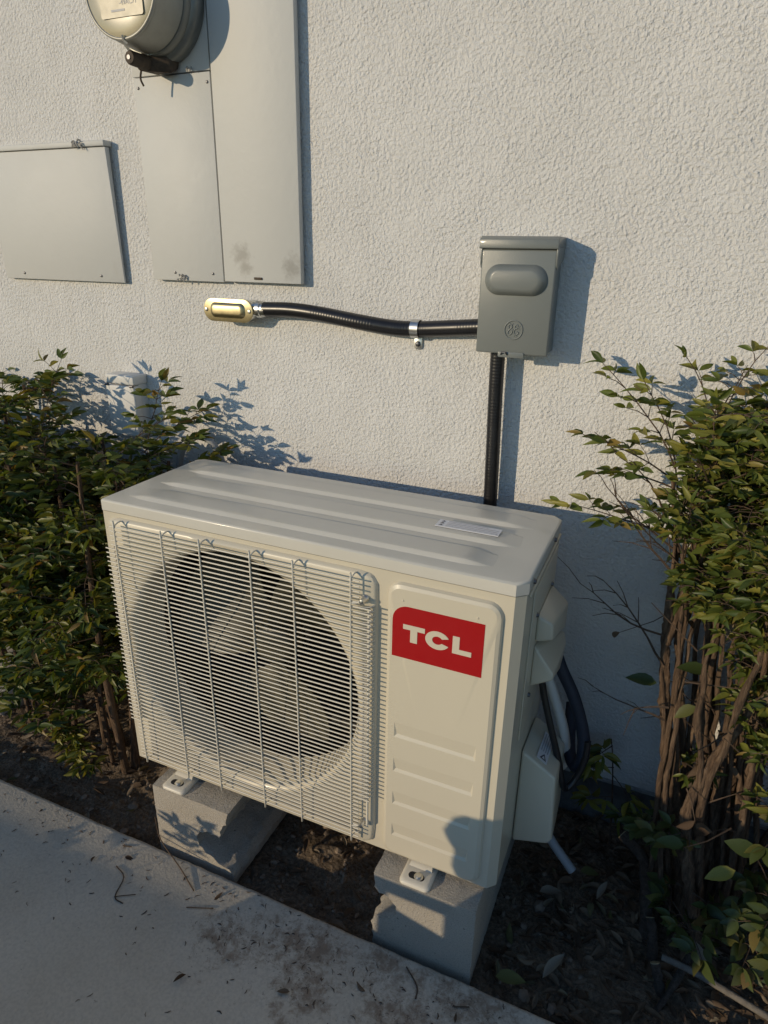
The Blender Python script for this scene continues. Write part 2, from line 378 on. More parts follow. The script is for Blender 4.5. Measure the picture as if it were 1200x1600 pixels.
for x, z in ((-0.385, 0.385), (-0.563, 0.385), (-0.51, 0.02), (-0.405, 0.02)): screw(sp, L(x), -0.0195, z, 0.003, 'dark_steel')
# meter
mt = empty('electric_meter', (-0.485, -0.018, 1.703), 'round grey glass-fronted electric meter plugged into the service panel', 'electric meter')
FM = lambda u, v, t: (u, t, v)
MB().lathe([(0.106, 0.0), (0.108, -0.006), (0.1075, -0.022), (0.104, -0.028), (0.098, -0.030), (0.097, -0.040), (0.094, -0.044)], FM, 64).build('socket_ring', 'meter_rim', mt, smooth=50)
MB().lathe([(0.092, -0.040), (0.090, -0.070), (0.0865, -0.104), (0.0855, -0.109), (0.083, -0.112)], FM, 64).build('cover', 'meter_gray', mt, smooth=50)
MB().lathe([(0.0855, -0.108), (0.0865, -0.111), (0.0855, -0.1145), (0.083, -0.1155), (0.081, -0.1145), (0.080, -0.112)], FM, 64, cap=False).build('rim', 'meter_gray', mt, smooth=60)
MB().lathe([(0.082, -0.1125), (0.078, -0.1140), (0.055, -0.1155), (0.02, -0.1163), (0.001, -0.1165)], FM, 64).build('face', 'meter_face', mt, smooth=60)
lab = MB().prism(rrect(-0.046, 0.055, -0.050, 0.03, 0.004, 3), XZ, -0.1170, -0.1176).build('face_label', 'meter_label', mt)
for x0, x1, z in ((-0.03, 0.02, -0.010), (-0.04, 0.05, -0.019), (-0.02, 0.012, -0.041), (-0.02, 0.03, 0.0), (-0.03, 0.02, 0.010)):
    MB().box(x0, x1, -0.1181, -0.1177, z, z+0.0035).build('text_line', 'print_gray', lab)
cu_ = bpy.data.curves.new('serial_number', 'FONT'); cu_.body = '-49AC71'; cu_.size = 0.0115; cu_.extrude = 0.0001
to = bpy.data.objects.new('serial_number', cu_); COL.objects.link(to)
dg = bpy.context.evaluated_depsgraph_get(); tme = bpy.data.meshes.new_from_object(to.evaluated_get(dg)); bpy.data.objects.remove(to)
tme.transform(Matrix(((1, 0, 0, 0.0), (0, 0, -1, -0.1180), (0, 1, 0, -0.0315), (0, 0, 0, 1)))); link('serial_number', tme, 'print_gray', lab)
m = MB(); rings = []
for k in range(7):
    q = R(8+14*k/6); rings.append([(0.0915*math.cos(q), -0.062, 0.0915*math.sin(q)), (0.0898*math.cos(q), -0.088, 0.0898*math.sin(q)), (0.0880*math.cos(q), -0.088, 0.0880*math.sin(q)), (0.0895*math.cos(q), -0.062, 0.0895*math.sin(q))])
m.loft(rings).build('barcode_tag', 'print_dark', mt)
lk = MB().lathe([(0.004, -0.093), (0.0105, -0.092), (0.0125, -0.088), (0.0130, -0.060), (0.0145, -0.056), (0.0145, -0.030)], lambda u, v, t: (-0.012+u, t, -0.107+v), 20).build('lock_barrel', 'rust_dark', mt, smooth=50)
MB().lathe([(0.0015, -0.0945), (0.004, -0.0945), (0.004, -0.0915)], lambda u, v, t: (-0.012+u, t, -0.107+v), 12).build('keyhole', 'dark_steel', lk)
m = MB(); m.add([(-0.022, -0.062, -0.122), (0.030, -0.020, -0.124), (0.036, -0.004, -0.112), (-0.020, -0.004, -0.120), (-0.022, -0.062, -0.098), (0.034, -0.028, -0.095), (0.04, -0.004, -0.095), (-0.02, -0.004, -0.098)], [(0, 3, 2, 1), (4, 5, 6, 7), (0, 1, 5, 4), (1, 2, 6, 5), (2, 3, 7, 6), (3, 0, 4, 7)])
m.build('lock_bracket', 'rust_dark', mt, 0.004, 3)
MB().tube([(0.0, -0.108, -0.0885), (0.0, -0.116, -0.0855), (0.0, -0.1185, -0.078)], 0.0026, 6).build('seal', 'steel', mt)
MB().tube(spline([(-0.022, -0.05, -0.118), (-0.026, -0.05, -0.134), (-0.024, -0.045, -0.146)], 4), 0.002, 6).build('wire_tail', 'rust_dark', mt)
# telephone style cabinet, far left
lp = empty('utility_cabinet', (-0.865, 0, 1.172), 'flat square beige utility cabinet left of the service panel', 'cabinet')
MB().box(-0.193, 0.186, -0.009, 0.02, 0.004, 0.296).build('back_box', 'panel_edge', lp, 0.001)
m = MB(); m.add([(-0.203, -0.014, 0), (0.196, -0.014, 0), (0.196, -0.0092, 0), (-0.203, -0.0092, 0), (-0.203, -0.022, 0.288), (0.192, -0.022, 0.288), (0.192, -0.0092, 0.288), (-0.203, -0.0092, 0.288)],
     [(0, 3, 2, 1), (4, 5, 6, 7), (0, 1, 5, 4), (1, 2, 6, 5), (2, 3, 7, 6), (3, 0, 4, 7)]); m.build('door', 'panel_paint', lp, 0.0015)
MB().box(-0.205, 0.193, -0.026, 0.0, 0.2895, 0.3015).build('rain_hood', 'panel_paint', lp, 0.002)
for x in (-0.135, 0.125): screw(lp, x, -0.0150, 0.014, 0.0032, 'dark_steel')
# tufts of old cobweb and dirt
def cobweb(loc, label, n=9, s=0.014, seed=1):
    r_ = random.Random(seed); m = MB()
    for k in range(n):
        p0 = Vector((r_.uniform(-s, s), -0.002, r_.uniform(-s*0.4, s*0.4))); p1 = p0+Vector((r_.uniform(-s, s), r_.uniform(-0.004, 0.0), r_.uniform(-s, s*0.3)))
        m.tube([p0, (p0+p1)/2+Vector((0, -0.002, 0.002)), p1], [0.0016, 0.0022, 0.0008], 5)
    o = m.build('cobweb', 'web', None, loc=loc); return tag(o, label, 'cobweb')
cobweb((-0.747, -0.027, 1.470), 'small grey cobweb tuft hanging over the utility cabinet hood', 10, 0.013, 1)
cobweb((-0.490, -0.021, 1.190), 'pale cobweb tuft at the bottom edge of the service panel', 9, 0.010, 2)
cobweb((-0.425, -0.020, 1.590), 'tiny dirt tuft on the panel seam under the meter', 5, 0.006, 3)

# ------------------------------------------------------------------ conduit fitting, flexible conduits
cb = empty('conduit_fitting', (-0.35, 0, 1.126), 'oval brass-faced conduit fitting on the stucco below the panel', 'conduit fitting')
MB().prism(rrect(-0.060, 0.058, -0.020, 0.021, 0.020, 7), XZ, 0.002, -0.044).build('body', 'steel', cb, 0.003)
cv = MB().prism(rrect(-0.066, 0.064, -0.0245, 0.0245, 0.0244, 9), XZ, -0.0445, -0.0475).build('cover', 'brass', cb, 0.001)
rings = []
for k, (ins, y) in enumerate(((0, -0.0470), (0.002, -0.0500), (0.006, -0.0530), (0.010, -0.0538))):
    rings.append([(u, y, v) for u, v in rrect(-0.047+ins, 0.045-ins, -0.0165+ins, 0.0165-ins, 0.0125-ins*0.7, 6)])
MB().loft(rings).build('raised_panel', 'brass', cv, smooth=70)
for x in (-0.058, 0.0555): screw(cb, x, -0.0480, 0, 0.0042, 'steel')
MB().lathe([(0.0155, 0.055), (0.0155, 0.064), (0.018, 0.065), (0.018, 0.074), (0.0155, 0.075), (0.0155, 0.086)], lambda u, v, t: (t, -0.026+u, 0.004+v), 20).build('connector_nut', 'steel', cb, smooth=30)
def flex(name, path, r, label, pitch=0.0062):
    P = spline(path, 24); m = MB(); L_ = 0; pts = [P[0]]; rad = [r]
    acc = 0
    dense = []
    for a_, b_ in zip(P, P[1:]):
        n = max(1, int((b_-a_).length/(pitch/4)))
        for k in range(n): dense.append(a_.lerp(b_, k/n))
    dense.append(P[-1]); s_ = 0; rr = []
    for i, q in enumerate(dense):
        if i: s_ += (q-dense[i-1]).length
        rr.append(r*(1+0.013*math.cos(2*math.pi*s_/pitch)))
    m.tube(dense, rr, 18)
    return tag(m.build(name, 'rubber_black', smooth=80), label, 'conduit')
flex('flexible_conduit', [(-0.268, -0.026, 1.131), (-0.20, -0.028, 1.1325), (-0.13, -0.031, 1.128), (-0.04, -0.031, 1.117), (0.032, -0.024, 1.109), (0.084, -0.018, 1.1085), (0.154, -0.022, 1.1145), (0.228, -0.03, 1.122)], 0.0155, 'black flexible conduit running sideways from the fitting to the grey box')
flex('flexible_conduit', [(0.258, -0.036, 1.088), (0.2595, -0.036, 1.0), (0.263, -0.035, 0.88), (0.266, -0.034, 0.76), (0.27, -0.04, 0.66), (0.30, -0.06, 0.58), (0.37, -0.09, 0.54)], 0.0140, 'black flexible conduit dropping from the grey box behind the air conditioner')
st_ = empty('conduit_strap', (0.083, 0, 1.109), 'shiny one-hole metal strap holding the sideways conduit', 'strap')
m = MB(); rings = []
for k in range(17):
    q = R(-100+290*k/16-10)
    rings.append([(-0.0085, -0.018-0.0172*math.cos(q), 0.0172*math.sin(q)), (0.0085, -0.018-0.0172*math.cos(q), 0.0172*math.sin(q)),
                  (0.0085, -0.018-0.0185*math.cos(q), 0.0185*math.sin(q)), (-0.0085, -0.018-0.0185*math.cos(q), 0.0185*math.sin(q))])
m.loft(rings); m.build('band', 'steel', st_, smooth=60)
MB().prism(rrect(-0.009, 0.009, -0.042, -0.014, 0.007), XZ, -0.002, -0.0045).build('tab', 'steel', st_, 0.0006)
screw(st_, 0.0, -0.0065, -0.031, 0.0055, 'dark_steel')

# ------------------------------------------------------------------ grey disconnect box
db = empty('disconnect_box', (0.289, 0, 1.078), 'grey metal electrical disconnect box on the stucco wall', 'electrical box')
MB().box(-0.060, 0.064, -0.058, 0.001, 0.004, 0.192).build('body', 'disconnect_gray', db, 0.002)
fr = MB().box(-0.0655, 0.0675, -0.0705, -0.058, 0.002, 0.1815).build('front_cover', 'disconnect_gray', db, 0.003, 3)
m = MB().prism([(0.003, 0.2035), (-0.060, 0.2035), (-0.0735, 0.198), (-0.0745, 0.1835), (-0.0715, 0.1825), (0.003, 0.1825)], lambda y, z, x: (x, y, z), -0.0700, 0.0690)
m.build('top_hood', 'disconnect_gray', db, 0.0012)
for s in (-1, 1):
    MB().prism([(-0.071, 0.185), (-0.071, 0.158), (-0.066, 0.150), (-0.010, 0.165), (-0.004, 0.185)], lambda y, z, x: (x, y, z), 0.001+s*0.0655, 0.001+s*0.0685).build('hood_ear', 'disconnect_gray', db, 0.0006)
rings = []
for ins, y in ((0, -0.0700), (0.0025, -0.0745), (0.0065, -0.0800), (0.012, -0.0838), (0.016, -0.0846)):
    rings.append([(u, y, v) for u, v in rrect(-0.0565+ins, 0.0565-ins, 0.1045+ins*0.75, 0.1575-ins*0.75, 0.0262-ins*0.75, 8)])
MB().loft(rings).build('raised_bulge', 'disconnect_gray', fr, smooth=80)
# embossed round script monogram
em = MB(); cx, cz, yy = 0.003, 0.0455, -0.0709
def arc(c, r, a0, a1, n=14): return [(c[0]+r*math.cos(R(a0+(a1-a0)*k/n)), yy, c[1]+r*math.sin(R(a0+(a1-a0)*k/n))) for k in range(n+1)]
em.tube(arc((cx, cz), 0.0165, 0, 360, 40), 0.0013, 6, cap=False)
for k in range(4):
    q = 20+90*k; c_ = (cx+0.0125*math.cos(R(q)), cz+0.0125*math.sin(R(q)))
    em.tube(arc(c_, 0.0028, q+60, q+250, 8), 0.0006, 5)
for pts in ([(-0.0085, 0.003), (-0.0095, 0.0075), (-0.005, 0.0095), (-0.003, 0.005), (-0.007, 0.0005), (-0.0105, -0.004), (-0.0075, -0.0085), (-0.003, -0.006), (-0.0015, 0.001), (-0.004, -0.001)],
            [(0.0085, 0.0065), (0.0055, 0.0095), (0.002, 0.0065), (0.0045, 0.0025), (0.0075, 0.0035), (0.003, 0.0015), (0.001, -0.004), (0.005, -0.0085), (0.0095, -0.005), (0.0065, -0.0025)]):
    em.tube(spline([(cx+u, yy, cz+v) for u, v in pts], 5), 0.0012, 6)
em.build('embossed_emblem', 'disconnect_gray', fr, smooth=80)
MB().prism(rrect(-0.022, 0.026, -0.004, 0.006, 0.003), XZ, -0.0712, -0.0735).build('hasp', 'disconnect_gray', db, 0.0008)
MB().tube([(-0.016, -0.074, 0.001), (-0.013, -0.078, 0.006), (-0.007, -0.078, 0.006), (-0.004, -0.074, 0.001)], 0.0014, 6).build('hasp_staple', 'dark_steel', db)
# ------------------------------------------------------------------ outlet cover behind the left shrub and grey pipe loop
oc = empty('outlet_cover', (-0.692, 0, 0.80), 'white weatherproof outlet cover half hidden by the left shrub', 'outlet cover')
MB().prism(rrect(-0.042, 0.042, 0.0, 0.150, 0.008), XZ, 0.002, -0.030).build('base', 'white_plastic', oc, 0.003)
MB().box(-0.045, 0.046, -0.052, -0.028, 0.002, 0.130).build('flap', 'white_plastic', oc, 0.004, 3)
MB().box(-0.045, 0.046, -0.050, -0.001, 0.1325, 0.156).build('hood', 'white_plastic', oc, 0.004, 3)
for x in (-0.04, 0.041): MB().lathe([(0.0035, -0.005), (0.0035, 0.005)], lambda u, v, t: (x+t, -0.053+u, 0.131+v), 8).build('hinge', 'dark_steel', oc)
tag(MB().tube(spline([(-0.535, -0.05, 0.60), (-0.528, -0.05, 0.74), (-0.505, -0.05, 0.80), (-0.455, -0.045, 0.828), (-0.415, -0.04, 0.795), (-0.400, -0.035, 0.72), (-0.40, -0.03, 0.60)], 8), 0.0085, 12).build('pipe_loop', 'gray_pipe', smooth=80),
    'grey pipe arching against the wall behind the left shrub', 'pipe')

# ------------------------------------------------------------------ concrete blocks under the unit
def block(loc, notch_side, label, seed):
    r_ = random.Random(seed)
    root = None
    w, h, d = 0.194, 0.194, 0.392
    if notch_side > 0:   # channel in the right-hand side
        prof = [(-w/2, 0), (w/2, 0), (w/2+0.001, 0.022), (w/2-0.010, 0.036), (w/2-0.030, 0.040), (w/2-0.048, 0.050), (w/2-0.068, 0.060), (w/2-0.084, 0.076), (w/2-0.088, 0.096), (w/2-0.080, 0.114), (w/2-0.056, 0.122), (w/2-0.030, 0.118), (w/2-0.022, 0.138), (w/2-0.012, 0.160), (w/2-0.002, h), (-w/2, h)]
    else:
        prof = [(-w/2, 0), (w/2, 0), (w/2, h), (-w/2, h), (-w/2+0.004, 0.160), (-w/2+0.012, 0.150), (-w/2+0.030, 0.146), (-w/2+0.044, 0.132), (-w/2+0.046, 0.112), (-w/2+0.034, 0.098), (-w/2+0.010, 0.090), (-w/2-0.001, 0.076)]
    # densify the outline and roughen it, ragged in the channel
    pts = []
    for (a0, b0), (a1, b1) in zip(prof, prof[1:]+prof[:1]):
        n = max(1, int(math.hypot(a1-a0, b1-b0)/0.008))
        for k in range(n): pts.append((a0+(a1-a0)*k/n, b0+(b1-b0)*k/n))
    inn = lambda x: (notch_side > 0 and x > w/2-0.095) or (notch_side < 0 and x < -w/2+0.05)
    rings = []; N = 40
    for k in range(N+1):
        y = d*k/N; ring = []
        for x, z in pts:
            inner = inn(x) and 0.02 < z < 0.165
            amp = 0.0060 if inner else 0.0012
            q = Vector((x*70, y*70, z*70+seed)); q2 = Vector((x*260, y*260, z*260+seed))
            ring.append((x+amp*(noise.noise(q)+0.6*noise.noise(q2)), y+((0.004*noise.noise(q*1.7)+0.003*noise.noise(q2)) if inner and k == 0 else 0), z+amp*noise.noise(q+Vector((9, 3, 1)))))
        rings.append(ring)
    o = MB().loft(rings).build('concrete_block', 'block', None, bevel=0.0, smooth=50, loc=loc)
    return tag(o, label, 'concrete block', 'blocks carrying the air conditioner')
block((-0.2025, -0.492, 0.0), 1, 'grey concrete block with leaf shadows under the fan end', 3)
block((0.312, -0.492, 0.0), -1, 'grey concrete block under the badge end, mostly in shade', 11)

# ------------------------------------------------------------------ air conditioner outdoor unit
BZ = 0.194
ac = empty('outdoor_air_conditioner', (-0.371, -0.449, BZ), 'cream outdoor air conditioner with wire fan guard and red badge', 'air conditioner', rz=-0.0022)
W, D, H, ZB, ZS = 0.80, 0.2895, 0.6203, 0.0157, 0.5970
def cast(poly, c, ang):
    dx, dz = math.cos(ang), math.sin(ang); best = None
    n = len(poly)
    for i in range(n):
        x1, z1 = poly[i][0]-c[0], poly[i][1]-c[1]; x2, z2 = poly[(i+1) % n][0]-c[0], poly[(i+1) % n][1]-c[1]
        ex, ez = x2-x1, z2-z1; den = dx*ez-dz*ex
        if abs(den) < 1e-12: continue
        t = (x1*ez-z1*ex)/den; s = (x1*dz-z1*dx)/den
        if t > 0 and -1e-9 <= s <= 1+1e-9 and (best is None or t > best): best = t
    return (c[0]+dx*best, c[1]+dz*best)
FC = (0.286, 0.316); FR = 0.243
XSPLIT = 0.577
m = MB()
rect = [(0.0, ZB), (XSPLIT, ZB), (XSPLIT, ZS), (0.0, ZS)]
zone_o = rrect(0.008, 0.570, 0.022, 0.589, 0.024); zone_i = rrect(0.0145, 0.5635, 0.0285, 0.5825, 0.0185)
angs = sorted(set([2*math.pi*k/128 for k in range(128)]+[math.atan2(z-FC[1], x-FC[0]) % (2*math.pi) for x, z in rect]))
circ = lambda r, y: [(FC[0]+r*math.cos(q), y, FC[1]+r*math.sin(q)) for q in angs]
ringp = lambda poly, y: [(*((lambda p: (p[0], y, p[1]))(cast(poly, FC, q))),) for q in angs]
m.loft([circ(FR, 0.078), circ(FR, 0.018), circ(FR+0.002, 0.007), circ(FR+0.007, -0.001), circ(FR+0.014, -0.0055), circ(FR+0.020, -0.0072), ringp(zone_i, -0.008), ringp(rrect(0.0105, 0.5675, 0.0245, 0.5865, 0.0215), -0.0055), ringp(zone_o, 0.0), ringp(rect, 0.0)], cap=False)
CH = 0.014
m.add([(XSPLIT, 0, ZB), (W-CH, 0, ZB), (W-CH, 0, ZS), (XSPLIT, 0, ZS), (W, CH, ZB), (W, CH, ZS)], [(0, 1, 2, 3), (1, 4, 5, 2)])
fp = m.build('front_panel', 'ac_paint', ac, smooth=35)
# raised service panel with four dents
o1 = rrect(0.5865, 0.7725, 0.021, 0.583, 0.024); o2 = rrect(0.589, 0.770, 0.0235, 0.5805, 0.0215); o3 = rrect(0.5945, 0.7645, 0.029, 0.575, 0.016)
hx0, hx1 = 0.606, 0.749
dz_ = [(0.321, 0.291), (0.246, 0.217), (0.172, 0.143), (0.098, 0.069)]
hole = [(hx0, 0.060), (hx1, 0.060), (hx1, 0.330), (hx0, 0.330)]
HC = (0.68, 0.2)
angs2 = sorted(set([2*math.pi*k/96 for k in range(96)]+[math.atan2(z-HC[1], x-HC[0]) % (2*math.pi) for x, z in hole+o1]))
rp = lambda poly, y: [(lambda p: (p[0], y, p[1]))(cast(poly, HC, q)) for q in angs2]
m = MB(); m.loft([rp(o1, -0.0003), rp(o2, -0.0062), rp(o3, -0.009), rp(hole, -0.009)], cap=False)
zprev = 0.330
for zt, zb in dz_:
    e = 0.004
    for za, zc in ((zprev, zt),): m.add([(hx0, -0.009, za), (hx1, -0.009, za), (hx1, -0.009, zc), (hx0, -0.009, zc)], [(0, 1, 2, 3)])
    # sloping dent: flush at the top edge, 5 mm deep at the bottom, then a ledge
    v = [(hx0, -0.009, zt), (hx1, -0.009, zt), (hx1-0.004, -0.0062, zb+0.0055), (hx0+0.004, -0.0062, zb+0.0055), (hx1, -0.009, zb), (hx0, -0.009, zb)]
    m.add(v, [(0, 1, 2, 3), (3, 2, 4, 5), (0, 3, 5), (1, 4, 2)]); zprev = zb
m.add([(hx0, -0.009, zprev), (hx1, -0.009, zprev), (hx1, -0.009, 0.060), (hx0, -0.009, 0.060)], [(0, 1, 2, 3)])
bm_ = m.build('service_cover', 'ac_paint', ac, smooth=25)
bg_ = MB().prism(rrect(0.5985, 0.7475, 0.4525, 0.5465, [0, 0.026, 0, 0], 8), XZ, -0.0088, -0.0094).build('badge', 'red_print', bm_)
def letter(name, poly): return MB().prism(poly, XZ, -0.0093, -0.0100).build(name, 'letter_print', bg_)
def mapl(pts, x0, x1, z0=0.4845, z1=0.5150): return [(x0+(x1-x0)*u, z0+(z1-z0)*v) for u, v in pts]
letter('letter', mapl([(0.34, 0), (0.66, 0), (0.66, 0.72), (1, 0.72), (1, 1), (0, 1), (0, 0.72), (0.34, 0.72)], 0.617, 0.6535))
outer = [(0.5+0.5*math.cos(R(q)), 0.5+0.53*math.sin(R(q))) for q in np.linspace(25, 335, 26)]
inner = [(0.5+0.215*math.cos(R(q)), 0.5+0.235*math.sin(R(q))) for q in np.linspace(335-8, 25+8, 26)]
letter('letter', mapl(outer+inner, 0.6545, 0.6945))
letter('letter', mapl([(0, 0), (1, 0), (1, 0.28), (0.36, 0.28), (0.36, 1), (0, 1)], 0.699, 0.7295))
for x, z in ((0.615, 0.5555), (0.735, 0.5545)): MB().lathe([(0.0006, -0.0102), (0.0018, -0.0098), (0.0022, -0.0085)], lambda u, v, t: (x+u, t, z+v), 8).build('rivet', 'ac_paint', bm_)
screw(ac, 0.614, -0.0008, 0.0245, 0.0045, 'steel')
# cabinet: sides, back, floor
m = MB()
m.box(0.0, 0.0012, 0.0008, D, ZB, ZS); m.box(W-0.0012, W, CH+0.0005, D, ZB, ZS)
m.box(0.0014, W-0.0014, D-0.0012, D, ZB, 0.08); m.box(0.0014, W-0.0014, D-0.0012, D, 0.52, ZS); m.box(0.58, W-0.0014, D-0.0012, D, 0.0805, 0.5195)
m.box(0.0014, W-0.0014, 0.016, D-0.0014, ZB+0.0002, ZB+0.0014)
m.box(0.575, 0.5762, 0.016, D-0.002, ZB+0.002, ZS-0.001)
cab = m.build('cabinet', 'ac_paint', ac, smooth=0)
coil = MB().box(0.004, 0.572, D-0.035, D-0.004, 0.03, 0.58).box(0.003, 0.030, 0.11, D-0.036, 0.03, 0.58).build('condenser_coil', 'coil_dark', ac)
for z_ in (0.022, 0.570): MB().box(0.03, 0.573, 0.108, D-0.037, z_, z_+0.005).build('inner_shade_sheet', 'dark_void', ac)  # near-black sheets added to stand in for the shade inside the cabinet
MB().box(0.26, 0.31, 0.21, 0.22, 0.03, 0.57).build('motor_bracket', 'dark_steel', ac)
MB().lathe([(0.01, 0.164), (0.048, 0.166), (0.052, 0.175), (0.052, 0.208)], lambda u, v, t: (FC[0]+u, t, FC[1]+v), 28).build('motor', 'dark_steel', ac)
fan = MB().lathe([(0.006, 0.100), (0.03, 0.102), (0.044, 0.108), (0.048, 0.12), (0.048, 0.160)], lambda u, v, t: (FC[0]+u, t, FC[1]+v), 36).build('fan_hub', 'fan_plastic', ac, smooth=50)
for b in range(3):
    base = R(-66+120*b); rows = []
    nr, na = 9, 9
    for i in range(nr):
        t = i/(nr-1); r = 0.044+(0.231-0.044)*t
        half = R(30+14*math.sin(t*2.2)); sweep = R(-26*t)
        row = []
        for j in range(na):
            s = -1+2*j/(na-1); q = base+sweep+half*s*(1-0.12*t*(s > 0))
            y = 0.138-0.046*s*(1-0.30*t)+0.006*(1-s*s)
            row.append((FC[0]+r*math.cos(q), y, FC[1]+r*math.sin(q)))
        rows.append(row)
    m = MB()
    for off in (0, 0.0025): m.add([(x, y+off, z) for row in rows for x, y, z in row], [(i*na+j, i*na+j+1, (i+1)*na+j+1, (i+1)*na+j) for i in range(nr-1) for j in range(na-1)])
    m.build('fan_blade', 'fan_plastic', fan, smooth=60)
# wire guard
gd = MB()
def wire(path, r, seg=6): return MB().tube(path, r, seg)
guard = wire([(0.5605, -0.016, 0.078), (0.5605, -0.016, 0.532)], 0.0024, 8).build('fan_guard', 'wire_white', ac, smooth=80)
vx = [-0.322+0.371, -0.213+0.371, -0.130+0.371, -0.026+0.371, 0.057+0.371, 0.162+0.371]
zt_, zb_ = 0.585, 0.046
for x in vx:
    wire(spline([(x, -0.0075, zt_+0.001), (x, -0.016, zt_+0.001), (x, -0.0240, zt_-0.003), (x, -0.0265, zt_-0.014), (x, -0.0265, 0.3), (x, -0.0265, zb_+0.012), (x, -0.0240, zb_+0.003), (x, -0.016, zb_-0.001), (x, -0.0075, zb_-0.001)], 4), 0.0015).build('guard_rib', 'wire_white', guard, smooth=80)
NWI = 58
gm = {}
for k in range(NWI):
    z = 0.0515+(0.580-0.0515)*k/(NWI-1)
    mid = 0.136 < z < 0.536
    key = 'mid' if mid else 'end'
    if key not in gm:
        if mid: path = spline([(0.031, -0.007, 0), (0.0325, -0.017, 0), (0.042, -0.0235, 0), (0.06, -0.0238, 0), (0.53, -0.0238, 0), (0.544, -0.022, 0), (0.5605, -0.0165, 0), (0.566, -0.006, 0)], 3)
        else: path = [(0.036, -0.0238, 0), (0.2, -0.0238, 0), (0.547, -0.0238, 0)]
        o = wire(path, 0.00140).build('guard_wire', 'wire_white', guard, smooth=80); gm[key] = o.data; o.location = (0, 0, z)
    else:
        o = bpy.data.objects.new('guard_wire', gm[key]); COL.objects.link(o); o.parent = guard; o.location = (0, 0, z)
for z in (0.545, 0.080):
    MB().lathe([(0.001, -0.026), (0.005, -0.025), (0.0065, -0.021), (0.0065, -0.012), (0.008, -0.011), (0.008, -0.006)], lambda u, v, t: (0.551+u*0.8, t, z+v*0.8), 14).build('guard_screw', 'steel', ac, smooth=50)
    MB().tube([(0.535, -0.026, z-0.004), (0.543, -0.023, z-0.003), (0.551, -0.020, z)], 0.0022, 6).build('guard_clip', 'wire_white', ac)
# lid with three pressed ribs
c1 = 0.016
out = lambda e: [(-e+0.003, -e), (W+e-c1, -e), (W+e, -e+c1), (W+e, D+e-0.014), (W+e-0.014, D+e), (0.012-e, D+e), (-e, D+e-0.012), (-e, -e+0.003)]
m = MB(); e = 0.0022
rg = [[(x, y, ZS+0.0018) for x, y in out(e)], [(x, y, H-0.004) for x, y in out(e)]]
for k in range(1, 5):
    q = R(90*k/4); rg.append([(x, y, H-0.004+0.004*math.sin(q)) for x, y in out(e-0.004*(1-math.cos(q)))])
m.loft(rg)
def rib(y0, y1, x0, x1, h):
    prof = [(0.0, 0.0), (0.015, 0.06), (0.095, 0.90), (0.135, 1.0), (0.25, 0.98), (0.60, 0.80), (0.90, 0.58), (0.965, 0.50), (0.985, 0.05), (1.0, 0.0)]
    rings = []; n = 44
    for k in range(n+1):
        x = x0+(x1-x0)*k/n; t = min(1.0, min(x-x0, x1-x)/0.05); s = t*t*(3-2*t)
        rings.append([(x, y0+(y1-y0)*a_+(0.012*(1-s)*(0.5-a_)), H-0.0004+h*b_*s) for a_, b_ in prof])
    m.loft(rings, cap=False, close=False)
rib(0.026, 0.088, 0.030, 0.745, 0.0064); rib(0.112, 0.175, 0.030, 0.765, 0.0064); rib(0.198, 0.258, 0.030, 0.770, 0.0064)
lid = m.build('top_panel', 'ac_top', ac, smooth=40)
# sticker with fine print, three warning triangles
sx0, sx1, sy0, sy1, zz = 0.612, 0.722, 0.136, 0.166, H+0.0072
stk = MB().box(sx0, sx1, sy0, sy1, zz-0.0008, zz).build('notice_sticker', 'sticker_white', lid)
for k in range(4): MB().box(sx0+0.017, sx1-0.004-(0.02 if k == 3 else 0), sy0+0.005+0.0065*k, sy0+0.0066+0.0065*k, zz+0.0002, zz+0.0005).build('text_line', 'print_gray', stk)
for k in range(3):
    y = sy0+0.004+0.0085*k; MB().prism([(sx0+0.005, y), (sx0+0.012, y+0.001), (sx0+0.009, y+0.006)], XY, zz+0.0002, zz+0.0005).build('warning_mark', 'print_dark', stk)
# right-hand side: flange, screws, stacked grip covers, valve cover
MB().box(W+0.0002, W+0.004, 0.03, D-0.01, 0.586, 0.5925).build('side_flange', 'ac_paint', ac, 0.001)
for y in (0.045, 0.215): screw_o = MB().lathe([(0.001, 0.004), (0.0035, 0.0035), (0.0045, 0.0)], lambda u, v, t: (W+0.0024+t, y+u, 0.606+v), 10).build('screw', 'dark_steel', ac)
MB().box(W+0.0002, W+0.003, 0.07, 0.27, 0.29, 0.575).build('side_plate', 'ac_paint', ac, 0.001)
def hull(name, front, back, yf_, yb_, mat, parent, bevel):
    n = len(front); m = MB(); m.loft([[(x, yf_, z) for x, z in front], [(x, yb_, z) for x, z in back]]); return m.build(name, mat, parent, bevel, 3)
hull('grip_cover', [(W+0.003, 0.513), (W+0.030, 0.502), (W+0.033, 0.472), (W+0.003, 0.462)], [(W+0.003, 0.508), (W+0.036, 0.478), (W+0.036, 0.425), (W+0.003, 0.42)], 0.112, 0.245, 'ac_paint', ac, 0.005)
hull('grip_cover', [(W+0.003, 0.455), (W+0.010, 0.447), (W+0.041, 0.407), (W+0.039, 0.396), (W+0.003, 0.374)], [(W+0.003, 0.42), (W+0.036, 0.417), (W+0.041, 0.395), (W+0.036, 0.335), (W+0.003, 0.33)], 0.112, 0.245, 'ac_paint', ac, 0.005)
for y, z in ((0.105, 0.517), (0.235, 0.512), (0.108, 0.36)): MB().lathe([(0.001, 0.004), (0.0035, 0.0035), (0.0045, 0.0)], lambda u, v, t: (W+0.003+t, y+u, z+v), 10).build('screw', 'dark_steel', ac)
